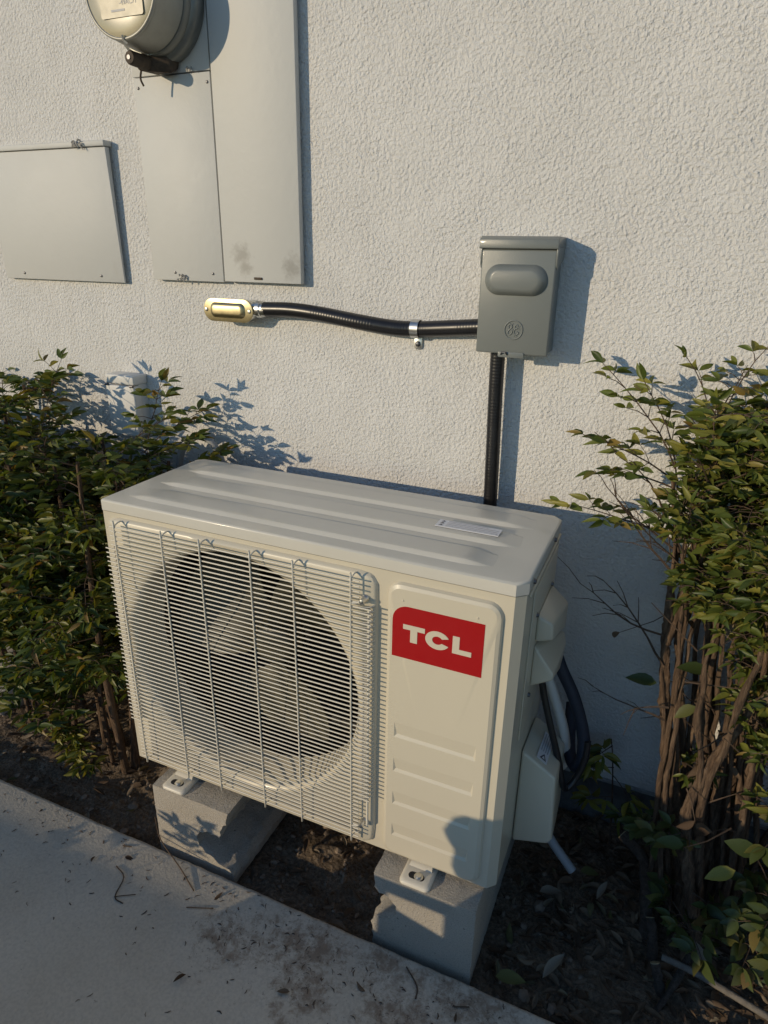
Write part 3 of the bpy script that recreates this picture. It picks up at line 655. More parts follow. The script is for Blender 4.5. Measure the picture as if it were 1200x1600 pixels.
vc = hull('valve_cover', [(W+0.001, 0.225), (W+0.010, 0.220), (W+0.066, 0.185), (W+0.074, 0.042), (W+0.068, 0.028), (W+0.001, 0.008)], [(W+0.001, 0.215), (W+0.012, 0.210), (W+0.064, 0.170), (W+0.070, 0.034), (W+0.064, 0.022), (W+0.001, 0.008)], 0.126, 0.250, 'ac_paint', ac, 0.006)
st2 = empty('warning_sticker', (0, 0, 0)); st2.parent = vc
sl_ = Vector((W+0.068, 0, 0.2035))-Vector((W+0.012, 0, 0.2355))
def onslope(u, y, hgt):      # u along the slope 0..1, y depth
    base = Vector((W+0.010, y, 0.220))+u*Vector((0.056, 0, -0.035)); t = (y-0.126)/0.124
    base.z -= 0.010*t*(1-u)+0.015*t*u; base.x += 0.002*t*(1-u)-0.002*t*u
    return base+Vector((0.5, 0, 0.86))*hgt
def decal(name, mat, u0, u1, y0, y1, h0, h1):
    v = [onslope(u0, y0, h0), onslope(u1, y0, h0), onslope(u1, y1, h0), onslope(u0, y1, h0), onslope(u0, y0, h1), onslope(u1, y0, h1), onslope(u1, y1, h1), onslope(u0, y1, h1)]
    return MB().add(v, [(0, 3, 2, 1), (4, 5, 6, 7), (0, 1, 5, 4), (1, 2, 6, 5), (2, 3, 7, 6), (3, 0, 4, 7)]).build(name, mat, vc)
bpy.data.objects.remove(st2)
decal('warning_sticker', 'sticker_white', 0.28, 0.62, 0.140, 0.225, 0.0006, 0.0014)
for k in range(4): decal('text_line', 'print_gray', 0.33+0.07*k, 0.355+0.07*k, 0.167, 0.220, 0.0016, 0.0020)
v = [onslope(0.36, 0.145, 0.0017), onslope(0.58, 0.145, 0.0017), onslope(0.47, 0.162, 0.0017)]
w_ = [onslope(0.42, 0.1475, 0.0021), onslope(0.52, 0.1475, 0.0021), onslope(0.47, 0.156, 0.0021)]
MB().add(v, [(0, 1, 2)]).build('warning_mark', 'print_dark', vc); MB().add(w_, [(0, 1, 2)]).build('warning_mark', 'sticker_white', vc)
# feet
def foot(cx, yfr):
    s = -1 if yfr < 0.1 else 1
    m = MB(); hw_ = 0.029
    y0, y1 = (yfr, yfr+0.075) if s < 0 else (yfr-0.075, yfr)
    rings = [[(u, v, 0.0002) for u, v in rrect(cx-hw_, cx+hw_, y0, y1, 0.009)], [(u, v, 0.004) for u, v in rrect(cx-hw_, cx+hw_, y0, y1, 0.009)],
             [(u, v, 0.0068) for u, v in rrect(cx-hw_+0.003, cx+hw_-0.003, y0+0.003, y1-0.003, 0.008)], [(u, v, 0.0078) for u, v in rrect(cx-hw_+0.007, cx+hw_-0.007, y0+0.007, y1-0.007, 0.006)]]
    m.loft(rings)
    m.add([(cx-0.022, y0+0.036, 0.0076), (cx+0.022, y0+0.036, 0.0076), (cx+0.020, y0+0.047, 0.0158), (cx-0.020, y0+0.047, 0.0158), (cx+0.020, y1-0.005, 0.0158), (cx-0.020, y1-0.005, 0.0158), (cx-0.022, y1-0.005, 0.0076), (cx+0.022, y1-0.005, 0.0076)],
          [(0, 1, 2, 3), (3, 2, 4, 5), (0, 3, 5, 6), (1, 7, 4, 2)])
    f = m.build('foot', 'wire_white', ac, smooth=50)
    if s < 0:
        MB().prism(rrect(cx-0.016, cx+0.014, y0+0.012, y0+0.026, 0.0068), XY, 0.0074, 0.0082).build('slot', 'dark_void', f)
        MB().lathe([(0.0085, 0.0083), (0.0085, 0.0095), (0.0055, 0.0097), (0.0052, 0.0135), (0.0015, 0.0140)], lambda u, v, t: (cx+0.003+u, y0+0.019+v, t), 16).build('bolt', 'steel', f, smooth=30)
    return f
foot(-0.248+0.371, -0.042); foot(0.293+0.371, -0.042); foot(-0.248+0.371, D+0.03); foot(0.293+0.371, D+0.03)

# ------------------------------------------------------------------ lines between unit and house
tag(MB().tube(spline([(0.445, -0.20, 0.58), (0.468, -0.205, 0.53), (0.497, -0.21, 0.48), (0.522, -0.215, 0.415), (0.530, -0.22, 0.36), (0.519, -0.215, 0.325), (0.50, -0.18, 0.34), (0.49, -0.12, 0.40)], 8), [0.012]*8*7+[0.012], 12).build('insulated_pipe', 'insulation_navy', smooth=80),
    'dark navy insulated pipe bowing out beside the valve cover', 'pipe')
tag(MB().tube(spline([(0.438, -0.245, 0.53), (0.449, -0.25, 0.49), (0.470, -0.26, 0.43), (0.489, -0.265, 0.375), (0.502, -0.265, 0.325), (0.510, -0.255, 0.302), (0.524, -0.24, 0.318), (0.535, -0.23, 0.36), (0.535, -0.225, 0.40)], 8), 0.0065, 10).build('power_cable', 'rubber_black', smooth=80),
    'thin black cable looping down beside the valve cover', 'cable')
tag(MB().tube(spline([(0.44, -0.21, 0.52), (0.462, -0.20, 0.46), (0.488, -0.195, 0.38), (0.495, -0.18, 0.30), (0.47, -0.17, 0.26)], 8), 0.010, 10).build('insulated_pipe', 'white_plastic', smooth=80),
    'white wrapped pipe between the navy pipe and the unit', 'pipe')
tag(MB().tube(spline([(0.455, -0.19, 0.16), (0.492, -0.205, 0.115), (0.522, -0.215, 0.088), (0.545, -0.222, 0.068)], 6), 0.0095, 12).build('drain_hose', 'gray_pipe', smooth=80),
    'short pale drain hose poking out below the valve cover', 'hose')

# ------------------------------------------------------------------ leaves
def leaf_template(wid, fold, curl, n=4, skew=0.0):
    """unit-length leaf along +x, normal +z; returns verts, faces"""
    V = [(0, 0, 0)]; F = []
    for i in range(1, n):
        t = i/n; w = wid*math.sin(math.pi*t**0.80)**0.9*0.5
        z = -curl*t*t; yk = skew*math.sin(math.pi*t)
        V += [(t, yk-w, z+fold*w), (t, yk, z), (t, yk+w, z+fold*w)]
    V.append((1, 0, -curl)); last = len(V)-1
    F += [(0, 1, 2), (0, 2, 3)]
    for i in range(n-2):
        a_ = 1+3*i; F += [(a_, a_+3, a_+4, a_+1), (a_+1, a_+4, a_+5, a_+2)]
    a_ = 1+3*(n-2); F += [(a_, last, a_+1), (a_+1, last, a_+2)]
    return np.array(V, float), F
NARROW = [leaf_template(0.30, 0.8, 0.22, 5), leaf_template(0.36, 1.1, 0.08, 5, 0.05), leaf_template(0.24, 0.5, 0.42, 5, -0.03), leaf_template(0.38, 0.9, -0.12, 5, -0.06)]
BROAD = [leaf_template(0.50, 0.35, 0.12, 5), leaf_template(0.58, 0.2, 0.25, 5, 0.03), leaf_template(0.44, 0.5, 0.05, 5, -0.02)]
DRY = [leaf_template(0.36, 0.9, 0.1, 5, 0.05), leaf_template(0.30, 1.4, -0.2, 5), leaf_template(0.44, 0.5, 0.3, 5, -0.06), leaf_template(0.34, -0.7, -0.15, 5, 0.08)]
LEAFMESH = {}
def leaf_mesh(kind, k, mat):
    key = (kind, k, mat)
    if key not in LEAFMESH:
        V, F = {'n': NARROW, 'b': BROAD, 'd': DRY}[kind][k]
        me = bpy.data.meshes.new('leaf'); me.from_pydata(V.tolist(), [], F); me.materials.append(M[mat])
        me.polygons.foreach_set('use_smooth', [True]*len(F)); LEAFMESH[key] = me
    return LEAFMESH[key]
def leaf_matrix(p, d, nrm, size):
    x = Vector(d).normalized(); z = Vector(nrm); z = (z-x*z.dot(x))
    if z.length < 1e-4: z = x.orthogonal()
    z.normalize(); y = z.cross(x)
    return Matrix(((x.x*size, y.x*size, z.x*size, p[0]), (x.y*size, y.y*size, z.y*size, p[1]), (x.z*size, y.z*size, z.z*size, p[2]), (0, 0, 0, 1)))
def lay_leaves(root, leaves, part='leaf', mass='foliage', nmax=300, singles=True):
    """leaves: (kind, template, mat, matrix in world); the largest in view become single parts, the rest one mass"""
    inv = Matrix.Translation(-Vector(root.location)) if root else Matrix()
    def score(L_):
        p = L_[3].translation; u, v, z = project(p)
        if not (-10 < u < 1210 and -10 < v < 1610): return -1
        return L_[3].col[0].to_3d().length/max(z, 0.1)
    if singles:
        order = sorted(range(len(leaves)), key=lambda i: -score(leaves[i])); pick = set(i for i in order[:nmax] if score(leaves[i]) > 0)
    else: pick = set()
    for i in pick:
        k, t, mat, mw = leaves[i]
        o = bpy.data.objects.new(part, leaf_mesh(k, t, mat)); COL.objects.link(o); o.parent = root; o.matrix_local = inv @ mw
    by = {}
    for i, L_ in enumerate(leaves):
        if i not in pick: by.setdefault(L_[2], []).append(L_)
    allV, allF, mi, mats, base = [], [], [], list(by), 0
    for mi_, mt_ in enumerate(mats):
        for k, t, mat, mw in by[mt_]:
            V, F = {'n': NARROW, 'b': BROAD, 'd': DRY}[k][t]; A = np.array(inv @ mw)
            W_ = V @ A[:3, :3].T+A[:3, 3]; allV.append(W_)
            allF += [tuple(base+j for j in f) for f in F]; mi += [mi_]*len(F); base += len(V)
    if allV:
        me = bpy.data.meshes.new(mass); me.from_pydata(np.concatenate(allV).tolist(), [], allF)
        for x in mats: me.materials.append(M[x])
        me.polygons.foreach_set('material_index', mi); me.polygons.foreach_set('use_smooth', [True]*len(mi))
        o = bpy.data.objects.new(mass, me); COL.objects.link(o); o.parent = root; o['kind'] = 'stuff'
        return o
UNIT = (-0.385, 0.452, -0.50, -0.145, 0.17, 0.835)     # keep plants out of the unit
def blocked(p, pad=0.0):
    x, y, z = p
    if y > -0.006 or z < 0.004: return True
    if UNIT[0]-pad < x < UNIT[1]+pad and UNIT[2] < y < UNIT[3] and UNIT[4] < z < UNIT[5]: return True
    return False
def frond(rn, p0, d0, length, leaves, twigs, mat_pick, lsize=(0.026, 0.046), kind='n', dens=1.0, okf=None):
    """a compound leaf: arching stalk with side stalks carrying three leaflets"""
    P = [Vector(p0)]; d = Vector(d0).normalized(); n = 7
    for i in range(n):
        d = (d+Vector((rn.uniform(-.12, .12), rn.uniform(-.12, .12), -0.07+rn.uniform(-.06, .06)))).normalized(); P.append(P[-1]+d*length/n)
    if any(blocked(q) for q in P[1:]): return
    if okf and not okf(P[-1]): return
    twigs.append((P, 0.0016, 0.0006))
    def put(p, dd):
        s = rn.uniform(*lsize); up = Vector((rn.uniform(-1.1, .6), rn.uniform(-1.3, .3), rn.uniform(0.15, 1.0)))
        tip = p+dd.normalized()*s
        if blocked(tip, 0.005) or blocked(p): return
        t = rn.randrange(4 if kind == 'n' else 3); leaves.append((kind, t, mat_pick(rn, p), leaf_matrix(p, dd, up, s)))
    for i in range(2, n+1):
        t = (P[i]-P[i-1]).normalized(); side = t.cross(Vector((rn.uniform(-.3, .3), rn.uniform(-.3, .3), 1))).normalized()
        if i == n:
            put(P[i], t); put(P[i], t+side*0.9); put(P[i], t-side*0.9); continue
        for s in (-1, 1):
            if rn.random() > dens: continue
            sl = length*rn.uniform(0.16, 0.30)*(1-0.45*i/n); q = P[i]+(t*0.55+side*s+Vector((0, 0, rn.uniform(-.3, .25)))).normalized()*sl
            if blocked(q): continue
            twigs.append(([P[i], (P[i]+q)/2+Vector((0, 0, 0.003)), q], 0.0009, 0.0005))
            dd = (q-P[i]).normalized(); s2 = dd.cross(Vector((0, 0, 1)))
            if s2.length < .1: s2 = Vector((1, 0, 0))
            s2.normalize()
            put(q, dd); put(q, dd*0.5+s2*0.9); put(q, dd*0.5-s2*0.9)
            if rn.random() < 0.5: put((P[i]+q)/2, dd*0.4+s2*rn.choice((-1, 1)))
def twig_mass(root, twigs, name='twigs', mat='twig_brown'):
    m = MB(); off = -Vector(root.location)
    for P, r0, r1 in twigs:
        n = len(P); m.tube([Vector(p)+off for p in P], [r0+(r1-r0)*i/(n-1) for i in range(n)], 4, cap=False)
    if m.v:
        o = m.build(name, mat, root, smooth=80); o['kind'] = 'stuff'; return o
def stem(root, path, r0, r1, mat='bark', knob=0.25, seg=9, seed=0, name='stem', fine=7, rough=0.16, wob=0.0):
    P = spline(path, fine); P = [p+wob*Vector((noise.noise(p*14+Vector((seed, 0, 0))), noise.noise(p*14+Vector((0, seed, 3))), 0)) for p in P]; n = len(P); off = -Vector(root.location)
    m = MB(); q = [Vector(p)+off for p in P]
    rad = [(r0+(r1-r0)*i/(n-1))*(1+knob*noise.noise(Vector((i*0.55, seed*3.1, 0)))) for i in range(n)]
    m.tube(q, rad, seg)
    # flaky, ridged bark
    m.v = [tuple(Vector(v)+rough*rad[min(i//seg, n-1)]*Vector((noise.noise(Vector((v[0]*170, v[1]*170, v[2]*50))), noise.noise(Vector((v[0]*170+5, v[1]*170+5, v[2]*50+5))), 0))) for i, v in enumerate(m.v)]
    return m.build(name, mat, root, smooth=60)

# ------------------------------------------------------------------ left shrub
rn = random.Random(21)
ls = empty('nandina_shrub', (-0.75, -0.25, 0.0), 'dense dark green shrub with fine leaves left of the air conditioner', 'shrub')
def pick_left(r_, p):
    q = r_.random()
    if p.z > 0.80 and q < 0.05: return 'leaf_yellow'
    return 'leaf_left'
leaves, twigs = [], []
canes = []
for k in range(26):
    bx, by = rn.uniform(-1.25, -0.52), rn.uniform(-0.34, -0.10)
    top = Vector((bx+rn.uniform(-.10, .08), by+rn.uniform(-.10, .05), rn.uniform(0.66, 0.86)+(0.08 if bx < -0.75 else 0)))
    top.x = min(top.x, -0.47); top.y = min(top.y, -0.05)
    mid = Vector((bx, by, 0)).lerp(top, 0.5)+Vector((rn.uniform(-.05, .05), rn.uniform(-.05, .05), 0))
    canes.append((Vector((bx, by, -0.01)), mid, top))
# the crooked stems one sees at the foot of the shrub
canes += [(Vector((-0.70, -0.345, -0.01)), Vector((-0.81, -0.33, 0.13)), Vector((-0.90, -0.30, 0.38))), (Vector((-0.60, -0.33, -0.01)), Vector((-0.615, -0.32, 0.22)), Vector((-0.62, -0.28, 0.5))),
          (Vector((-0.545, -0.31, -0.01)), Vector((-0.53, -0.30, 0.25)), Vector((-0.52, -0.27, 0.55))), (Vector((-0.74, -0.33, -0.01)), Vector((-0.73, -0.30, 0.2)), Vector((-0.76, -0.27, 0.45)))]
for i, (a_, b_, c_) in enumerate(canes):
    stem(ls, [a_, b_, c_], rn.uniform(0.006, 0.011), 0.004, seed=i)
    n = rn.randint(19, 24)
    for j in range(n):
        t = rn.uniform(0.25, 1.0)**0.62; p = a_.lerp(b_, t*2) if t < 0.5 else b_.lerp(c_, t*2-1)
        ang = rn.uniform(0, 2*math.pi); d = Vector((math.cos(ang), math.sin(ang)-0.35, rn.uniform(-0.05, 0.9)))
        frond(rn, p, d, rn.uniform(0.11, 0.21), leaves, twigs, pick_left, (0.020, 0.042), okf=lambda q: q.x < -0.40 and q.z > 0.17 and (q.z < 0.885 or (q.x < -0.76 and q.z < 1.0)))
# sprigs standing above the mass
for x, y, z, dx, dy, dz, l in ((-0.80, -0.25, 0.78, -.3, 0, 1, .22), (-0.775, -0.25, 0.78, .12, 0, 1, .25), (-0.60, -0.20, 0.78, .55, .1, .6, .20), (-0.55, -0.17, 0.76, .7, .1, .7, .20),
                               (-0.55, -0.14, 0.80, .6, .2, .8, .18), (-0.52, -0.12, 0.74, .8, .1, .3, .15), (-0.57, -0.12, 0.80, .5, .2, .9, .20),
                               (-0.48, -0.13, 0.72, .7, .2, .7, .17), (-0.68, -0.3, 0.76, .2, -.3, .7, .2), (-0.5, -0.28, 0.72, .2, -.2, .9, .18)):
    frond(rn, Vector((x, y, z)), Vector((dx, dy, dz)), l, leaves, twigs, pick_left, (0.024, 0.042))
# low young shoots near the ground
for x, y, z in ((-0.62, -0.37, 0.10), (-0.60, -0.38, 0.07), (-0.66, -0.36, 0.13)):
    for k in range(3):
        ang = rn.uniform(-2.6, -0.4); frond(rn, Vector((x, y, z)), Vector((math.cos(ang), math.sin(ang), 0.5)), 0.06, leaves, twigs, lambda r_, p: 'leaf_yellow' if r_.random() < .5 else 'leaf_left', (0.022, 0.034), dens=0.5)
leaves.append(('b', 0, 'leaf_orange', leaf_matrix((-1.02, -0.20, 0.155), (0.5, -0.7, 0.2), (0.2, -1, 0.4), 0.05)))
lay_leaves(ls, leaves); twig_mass(ls, twigs)
N_LEFT = len(leaves)

# ------------------------------------------------------------------ right shrub
rn = random.Random(5)
rs = empty('nandina_shrub', (0.80, -0.15, 0.0), 'tall shrub with bare brown trunks right of the air conditioner', 'shrub')
leaves, twigs = [], []
trunks = [([(0.765, -0.16, -0.02), (0.735, -0.155, 0.14), (0.700, -0.15, 0.30), (0.660, -0.15, 0.46), (0.637, -0.15, 0.60), (0.629, -0.15, 0.70), (0.626, -0.145, 0.78), (0.600, -0.14, 0.905)], 0.0185, 0.009),
          ([(0.637, -0.15, 0.60), (0.652, -0.14, 0.72), (0.655, -0.13, 0.84), (0.66, -0.12, 0.95)], 0.013, 0.007),
          ([(0.80, -0.13, -0.02), (0.775, -0.125, 0.18), (0.735, -0.12, 0.42), (0.705, -0.12, 0.62), (0.690, -0.12, 0.76), (0.675, -0.12, 0.90)], 0.017, 0.010),
          ([(0.80, -0.24, -0.02), (0.755, -0.235, 0.15), (0.725, -0.23, 0.30), (0.735, -0.23, 0.40), (0.775, -0.22, 0.53), (0.815, -0.21, 0.68), (0.84, -0.20, 0.85)], 0.0155, 0.009),
          ([(0.86, -0.16, -0.02), (0.83, -0.15, 0.25), (0.80, -0.15, 0.5), (0.765, -0.14, 0.7), (0.745, -0.13, 0.9)], 0.016, 0.009),
          ([(0.92, -0.22, -0.02), (0.90, -0.2, 0.3), (0.90, -0.2, 0.6), (0.88, -0.18, 0.9)], 0.018, 0.009),
          ([(0.84, -0.07, -0.02), (0.81, -0.07, 0.3), (0.775, -0.06, 0.6), (0.75, -0.06, 0.9)], 0.015, 0.009),
          ([(1.0, -0.15, -0.02), (0.98, -0.15, 0.4), (0.96, -0.15, 0.85)], 0.018, 0.009)]
for i, (pth, r0, r1) in enumerate(trunks): stem(rs, pth, r0*0.74, min(r1, 0.0035), knob=0.3, seg=14, seed=i+40, name='trunk', fine=16, rough=0.42, wob=0.006)
for k in range(26):
    bx, by = rn.uniform(0.74, 1.1), rn.uniform(-0.28, -0.05); tx = bx+rn.uniform(-.12, .06); ty = min(-0.04, by+rn.uniform(-.06, .06)); tz = rn.uniform(0.7, 0.98)
    stem(rs, [(bx, by, -0.02), (bx*.6+tx*.4+rn.uniform(-.03, .03), by+rn.uniform(-.03, .02), tz*.4), (tx+rn.uniform(-.02, .02), ty, tz*.75), (tx, ty, tz)], rn.uniform(0.006, 0.011), 0.003, knob=0.4, seg=8, seed=k+80, fine=9, rough=0.45, wob=0.01)
for k in range(14):
    bx, by = rn.uniform(0.70, 0.84), rn.uniform(-0.22, -0.07); tx = bx-rn.uniform(.05, .11); ty = min(-0.05, by+rn.uniform(-.03, .04)); tz = rn.uniform(0.78, 0.98)
    stem(rs, [(bx, by, -0.02), (bx*.65+tx*.35+rn.uniform(-.015, .015), by, tz*.35), (bx*.25+tx*.75+rn.uniform(-.015, .015), ty, tz*.7), (tx, ty, tz)], rn.uniform(0.005, 0.009), 0.0025, knob=0.35, seg=8, seed=k+140, fine=9, rough=0.45, wob=0.008)
    for j in range(3): frond(rn, Vector((tx, ty, tz)), Vector((rn.uniform(-.5, .5), rn.uniform(-.6, .2), 1)), rn.uniform(.09, .15), leaves, twigs, lambda r_, p: 'leaf_right', (0.018, 0.035), dens=0.8)
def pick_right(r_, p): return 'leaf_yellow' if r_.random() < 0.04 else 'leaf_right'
tops = [Vector(t[0][-1]) for t in trunks]
for ti, tp in enumerate(tops):
    for k in range(8 if ti < 2 else (40 if ti == 2 else 74)):
        p = tp+Vector((rn.uniform(-.05, .09), rn.uniform(-.08, .04), rn.uniform(-.22, .10))); ang = rn.uniform(0, 2*math.pi)
        frond(rn, p, Vector((math.cos(ang), math.sin(ang)-0.3, rn.uniform(0.1, 1.0))), rn.uniform(0.12, 0.20), leaves, twigs, pick_right, (0.016, 0.033), dens=0.95, okf=lambda q: q.x > 0.625 and q.z > 0.70)
for x, y, z, dx, dy, dz, l in ((0.60, -0.13, 0.92, -.55, 0, 1, .23), (0.60, -0.13, 0.90, -1, 0, .75, .17), (0.60, -0.14, 0.89, -.9, -.1, .4, .13), (0.64, -0.13, 0.94, .05, 0, 1, .20), (0.70, -0.12, 0.93, .15, 0, 1, .19), (0.62, -0.15, 0.80, -1, 0, .35, .20), (0.76, -0.12, 0.95, 0, 0, 1, .18), (0.82, -0.15, 0.93, .1, 0, 1, .20), (0.61, -0.12, 0.88, -.3, .1, 1, .20), (0.66, -.1, .92, -.3, .1, 1, .2)):
    frond(rn, Vector((x, y, z)), Vector((dx, dy, dz)), l, leaves, twigs, pick_right, (0.021, 0.038), dens=0.65)
for k in range(75):
    p = Vector((rn.uniform(0.74, 1.08), rn.uniform(-0.30, -0.06), rn.uniform(0.35, 0.86))); ang = rn.uniform(0, 2*math.pi)
    if p.x < 0.80 and rn.random() < .6: continue
    frond(rn, p, Vector((math.cos(ang), math.sin(ang)-0.4, rn.uniform(-0.1, 0.9))), rn.uniform(0.09, 0.16), leaves, twigs, pick_right, (0.018, 0.036), dens=0.8, okf=lambda q: q.x > 0.70)
# leaves low on the trunks, larger and sparser
for k in range(46):
    x = rn.uniform(0.72, 1.02); z = rn.uniform(0.08, 0.78); y = rn.uniform(-0.34, -0.06)
    if z > 0.33 and x < 0.84 and rn.random() < 0.8: continue
    ang = rn.uniform(0, 2*math.pi)
    frond(rn, Vector((x, y, z)), Vector((math.cos(ang), math.sin(ang)-0.5, rn.uniform(-0.2, 0.6))), rn.uniform(0.07, 0.14), leaves, twigs, lambda r_, p: 'leaf_broad', (0.020, 0.042), 'b', 0.5)
# single big leaves one can pick out
for p, d, s, mat in (((0.635, -0.17, 0.525), (-1, -0.1, 0.02), 0.055, 'leaf_broad'), ((0.71, -0.19, 0.585), (-0.9, -0.3, 0.1), 0.055, 'leaf_broad'), ((0.70, -0.22, 0.53), (-0.7, -0.3, -0.5), 0.042, 'leaf_broad'), ((0.80, -0.32, 0.30), (-0.8, -0.3, -0.4), 0.052, 'leaf_yellow'), ((0.82, -0.33, 0.36), (-0.9, -0.1, 0.2), 0.048, 'leaf_broad'), ((0.72, -0.30, 0.30), (-0.9, -0.2, 0.05), 0.046, 'leaf_broad'), ((0.77, -0.2, 0.55), (0.2, -0.5, -0.8), 0.042, 'leaf_broad')):
    leaves.append(('b', rn.randrange(3), mat, leaf_matrix(p, d, (rn.uniform(-.3, .1), -0.6, 0.8), s)))
# dead bare twigs
for base, d, l, nn in (((0.64, -0.16, 0.56), (-.9, -.1, 1.1), 0.20, 6), ((0.63, -0.16, 0.62), (-1, 0, .25), 0.17, 6), ((0.66, -0.17, 0.45), (-.9, -.2, .5), 0.14, 3), ((0.625, -0.15, 0.74), (-.9, 0, .7), 0.16, 7), ((0.63, -0.15, 0.78), (-.6, .1, 1), 0.2, 7), ((0.64, -.14, .8), (.3, 0, 1), .2, 6), ((0.66, -0.13, 0.74), (-.5, -.2, 1), .22, 7), ((0.70, -0.12, 0.72), (-.4, -.3, 1), .22, 6), ((0.68, -0.16, 0.72), (-.8, -.3, .6), .2, 6), ((0.66, -0.2, 0.5), (-1, -.1, -.1), .09, 2)):
    P = [Vector(base)]; dd = Vector(d).normalized()
    for i in range(6): dd = (dd+Vector((rn.uniform(-.25, .2), rn.uniform(-.15, .15), rn.uniform(-.2, .2)))).normalized(); P.append(P[-1]+dd*l/6)
    twigs.append((P, 0.0024, 0.0007))
    for k in range(nn):
        q = P[rn.randint(2, 6)]; e = (dd+Vector((rn.uniform(-1, .6), rn.uniform(-.5, .5), rn.uniform(-.8, .9)))).normalized(); ll = rn.uniform(.02, .07)
        twigs.append(([q, q+e*ll*.5+Vector((0, 0, .004)), q+e*ll], 0.0011, 0.0005))
for k in range(150):
    p = Vector((rn.uniform(0.66, 1.0), rn.uniform(-0.27, -0.05), rn.uniform(0.25, 0.85))); e = Vector((rn.uniform(-1, 1), rn.uniform(-1, .6), rn.uniform(-.6, 1.2))).normalized(); ll = rn.uniform(.04, .14)
    if p.x < 0.70 and p.z < 0.55: continue
    twigs.append(([p, p+e*ll*.5+Vector((0, 0, rn.uniform(-.01, .01))), p+e*ll], 0.0016, 0.0007))
    if rn.random() < .6: leaves.append(('d', rn.randrange(4), 'leaf_dry', leaf_matrix(p+e*ll, (rn.uniform(-1, 1), rn.uniform(-1, 1), -.6), (rn.uniform(-.5, .5), -.6, .6), rn.uniform(.02, .04))))
lay_leaves(rs, leaves); twig_mass(rs, twigs)
N_RIGHT = len(leaves)
# small sapling against the wall between unit and shrub
rn = random.Random(77)
sg = empty('seedling', (0.585, -0.06, 0.0), 'thin drooping seedling against the shaded wall beside the hoses', 'plant')
leaves, twigs = [], []
twigs.append((spline([(0.61, -0.06, 0.0), (0.60, -0.06, 0.12), (0.585, -0.06, 0.24), (0.575, -0.07, 0.30)], 3), 0.0022, 0.001))
for q, d in (((0.60, -0.06, 0.14), (-1, -.3, .3)), ((0.59, -0.06, 0.22), (-.9, -.3, .1)), ((0.58, -0.065, 0.28), (-.6, -.5, -.5)), ((0.59, -0.06, 0.2), (.7, -.4, -.2)), ((0.60, -0.06, 0.12), (.5, -.5, .2))):
    frond(rn, Vector(q), Vector(d), 0.06, leaves, twigs, lambda r_, p: 'leaf_yellow' if r_.random() < .2 else 'leaf_right', (0.03, 0.045), dens=0.25)
lay_leaves(sg, leaves); twig_mass(sg, twigs, 'stalk')
print('LEAVES', N_LEFT, N_RIGHT)

# ------------------------------------------------------------------ litter, stones, twigs
rn = random.Random(9)
def ground_leaf(x, y, z, s, flat=0.35):
    ang = rn.uniform(0, 2*math.pi); return leaf_matrix((x, y, z), (math.cos(ang), math.sin(ang), rn.uniform(-.12, .3)), (rn.uniform(-flat, flat), rn.uniform(-flat, flat), 1), s)
lit = []
for k in range(1500):
    if k < 1050: x, y = rn.uniform(0.44, 1.25), rn.uniform(-0.50, -0.005)
    else: x, y = rn.uniform(-1.3, 0.44), rn.uniform(-0.505, -0.02)
    if -0.31 < x < -0.09 and y < -.09: continue
    if 0.2 < x < 0.42 and y < -.09: continue
    lit.append(('d', rn.randrange(4), 'leaf_dry', ground_leaf(x, y, soil_z(x, y)+rn.uniform(0.002, 0.012), rn.uniform(0.014, 0.04))))
lo = lay_leaves(empty('tmp', (0, 0, 0)), lit, mass='leaf_litter', singles=False)
tmp = lo.parent; lo.parent = None; bpy.data.objects.remove(tmp); tag(lo, 'brown dead leaves carpeting the soil of the bed', 'leaf litter', kind='stuff')
def fallen(x, y, z, ang, s, mat, label, t=0, nrm=(0, 0, 1), kind='d', tilt=0.05):
    o = bpy.data.objects.new('fallen_leaf', leaf_mesh(kind, t, mat)); COL.objects.link(o)
    o.matrix_world = leaf_matrix((x, y, z), (math.cos(R(ang)), math.sin(R(ang)), tilt), nrm, s); return tag(o, label, 'leaf')
leafmat('leaf_pale', [(0.0, (0.25, 0.21, 0.16)), (1.0, (0.28, 0.24, 0.18))], 0.1, 0.8)
leafmat('leaf_olive', [(0.0, (0.10, 0.11, 0.04)), (1.0, (0.12, 0.13, 0.045))], 0.15, 0.6)
fallen(0.49, -0.27, 0.035, 35, 0.05, 'leaf_pale', 'pale dry leaf lying on the dark soil just right of the unit corner', 2)
fallen(0.452, -0.478, 0.040, 15, 0.055, 'leaf_olive', 'olive leaf at the walkway edge beside the right block', 0, kind='b')
fallen(0.53, -0.44, 0.030, 60, 0.06, 'leaf_pale', 'pale curled leaf in the litter right of the right block', 1)
fallen(0.56, -0.19, 0.04, 20, 0.04, 'leaf_olive', 'olive leaf on the soil below the drain hose', 1, kind='b')
fallen(0.60, -0.24, 0.035, 70, 0.045, 'leaf_pale', 'pale narrow leaf between drain hose and cut branch', 1)
fallen(0.80, -0.33, 0.06, 120, 0.075, 'leaf_pale', 'large tan leaf leaning on the fallen stick', 0)
fallen(0.13, -0.655, 0.0425, 200, 0.024, 'leaf_dry', 'brown leaf lying alone on the walkway below the right stain', 0)
fallen(-0.055, -0.705, 0.0425, 250, 0.026, 'leaf_dry', 'upright-lying brown leaf near the bottom edge of the walkway', 1)
fallen(-0.10, -0.565, 0.0425, 70, 0.022, 'leaf_dry', 'brown leaf on the walkway below the left block', 3)
fallen(-0.335, -0.56, 0.0425, 10, 0.022, 'leaf_dry', 'small brown leaf on the walkway left of the left block', 2)
fallen(0.25, -0.60, 0.0425, 160, 0.022, 'leaf_dry', 'dark leaf on the stained patch before the right block', 3)
fallen(-0.39, -0.60, 0.0425, 100, 0.016, 'leaf_dry', 'tiny leaf chip on the left of the walkway', 0)
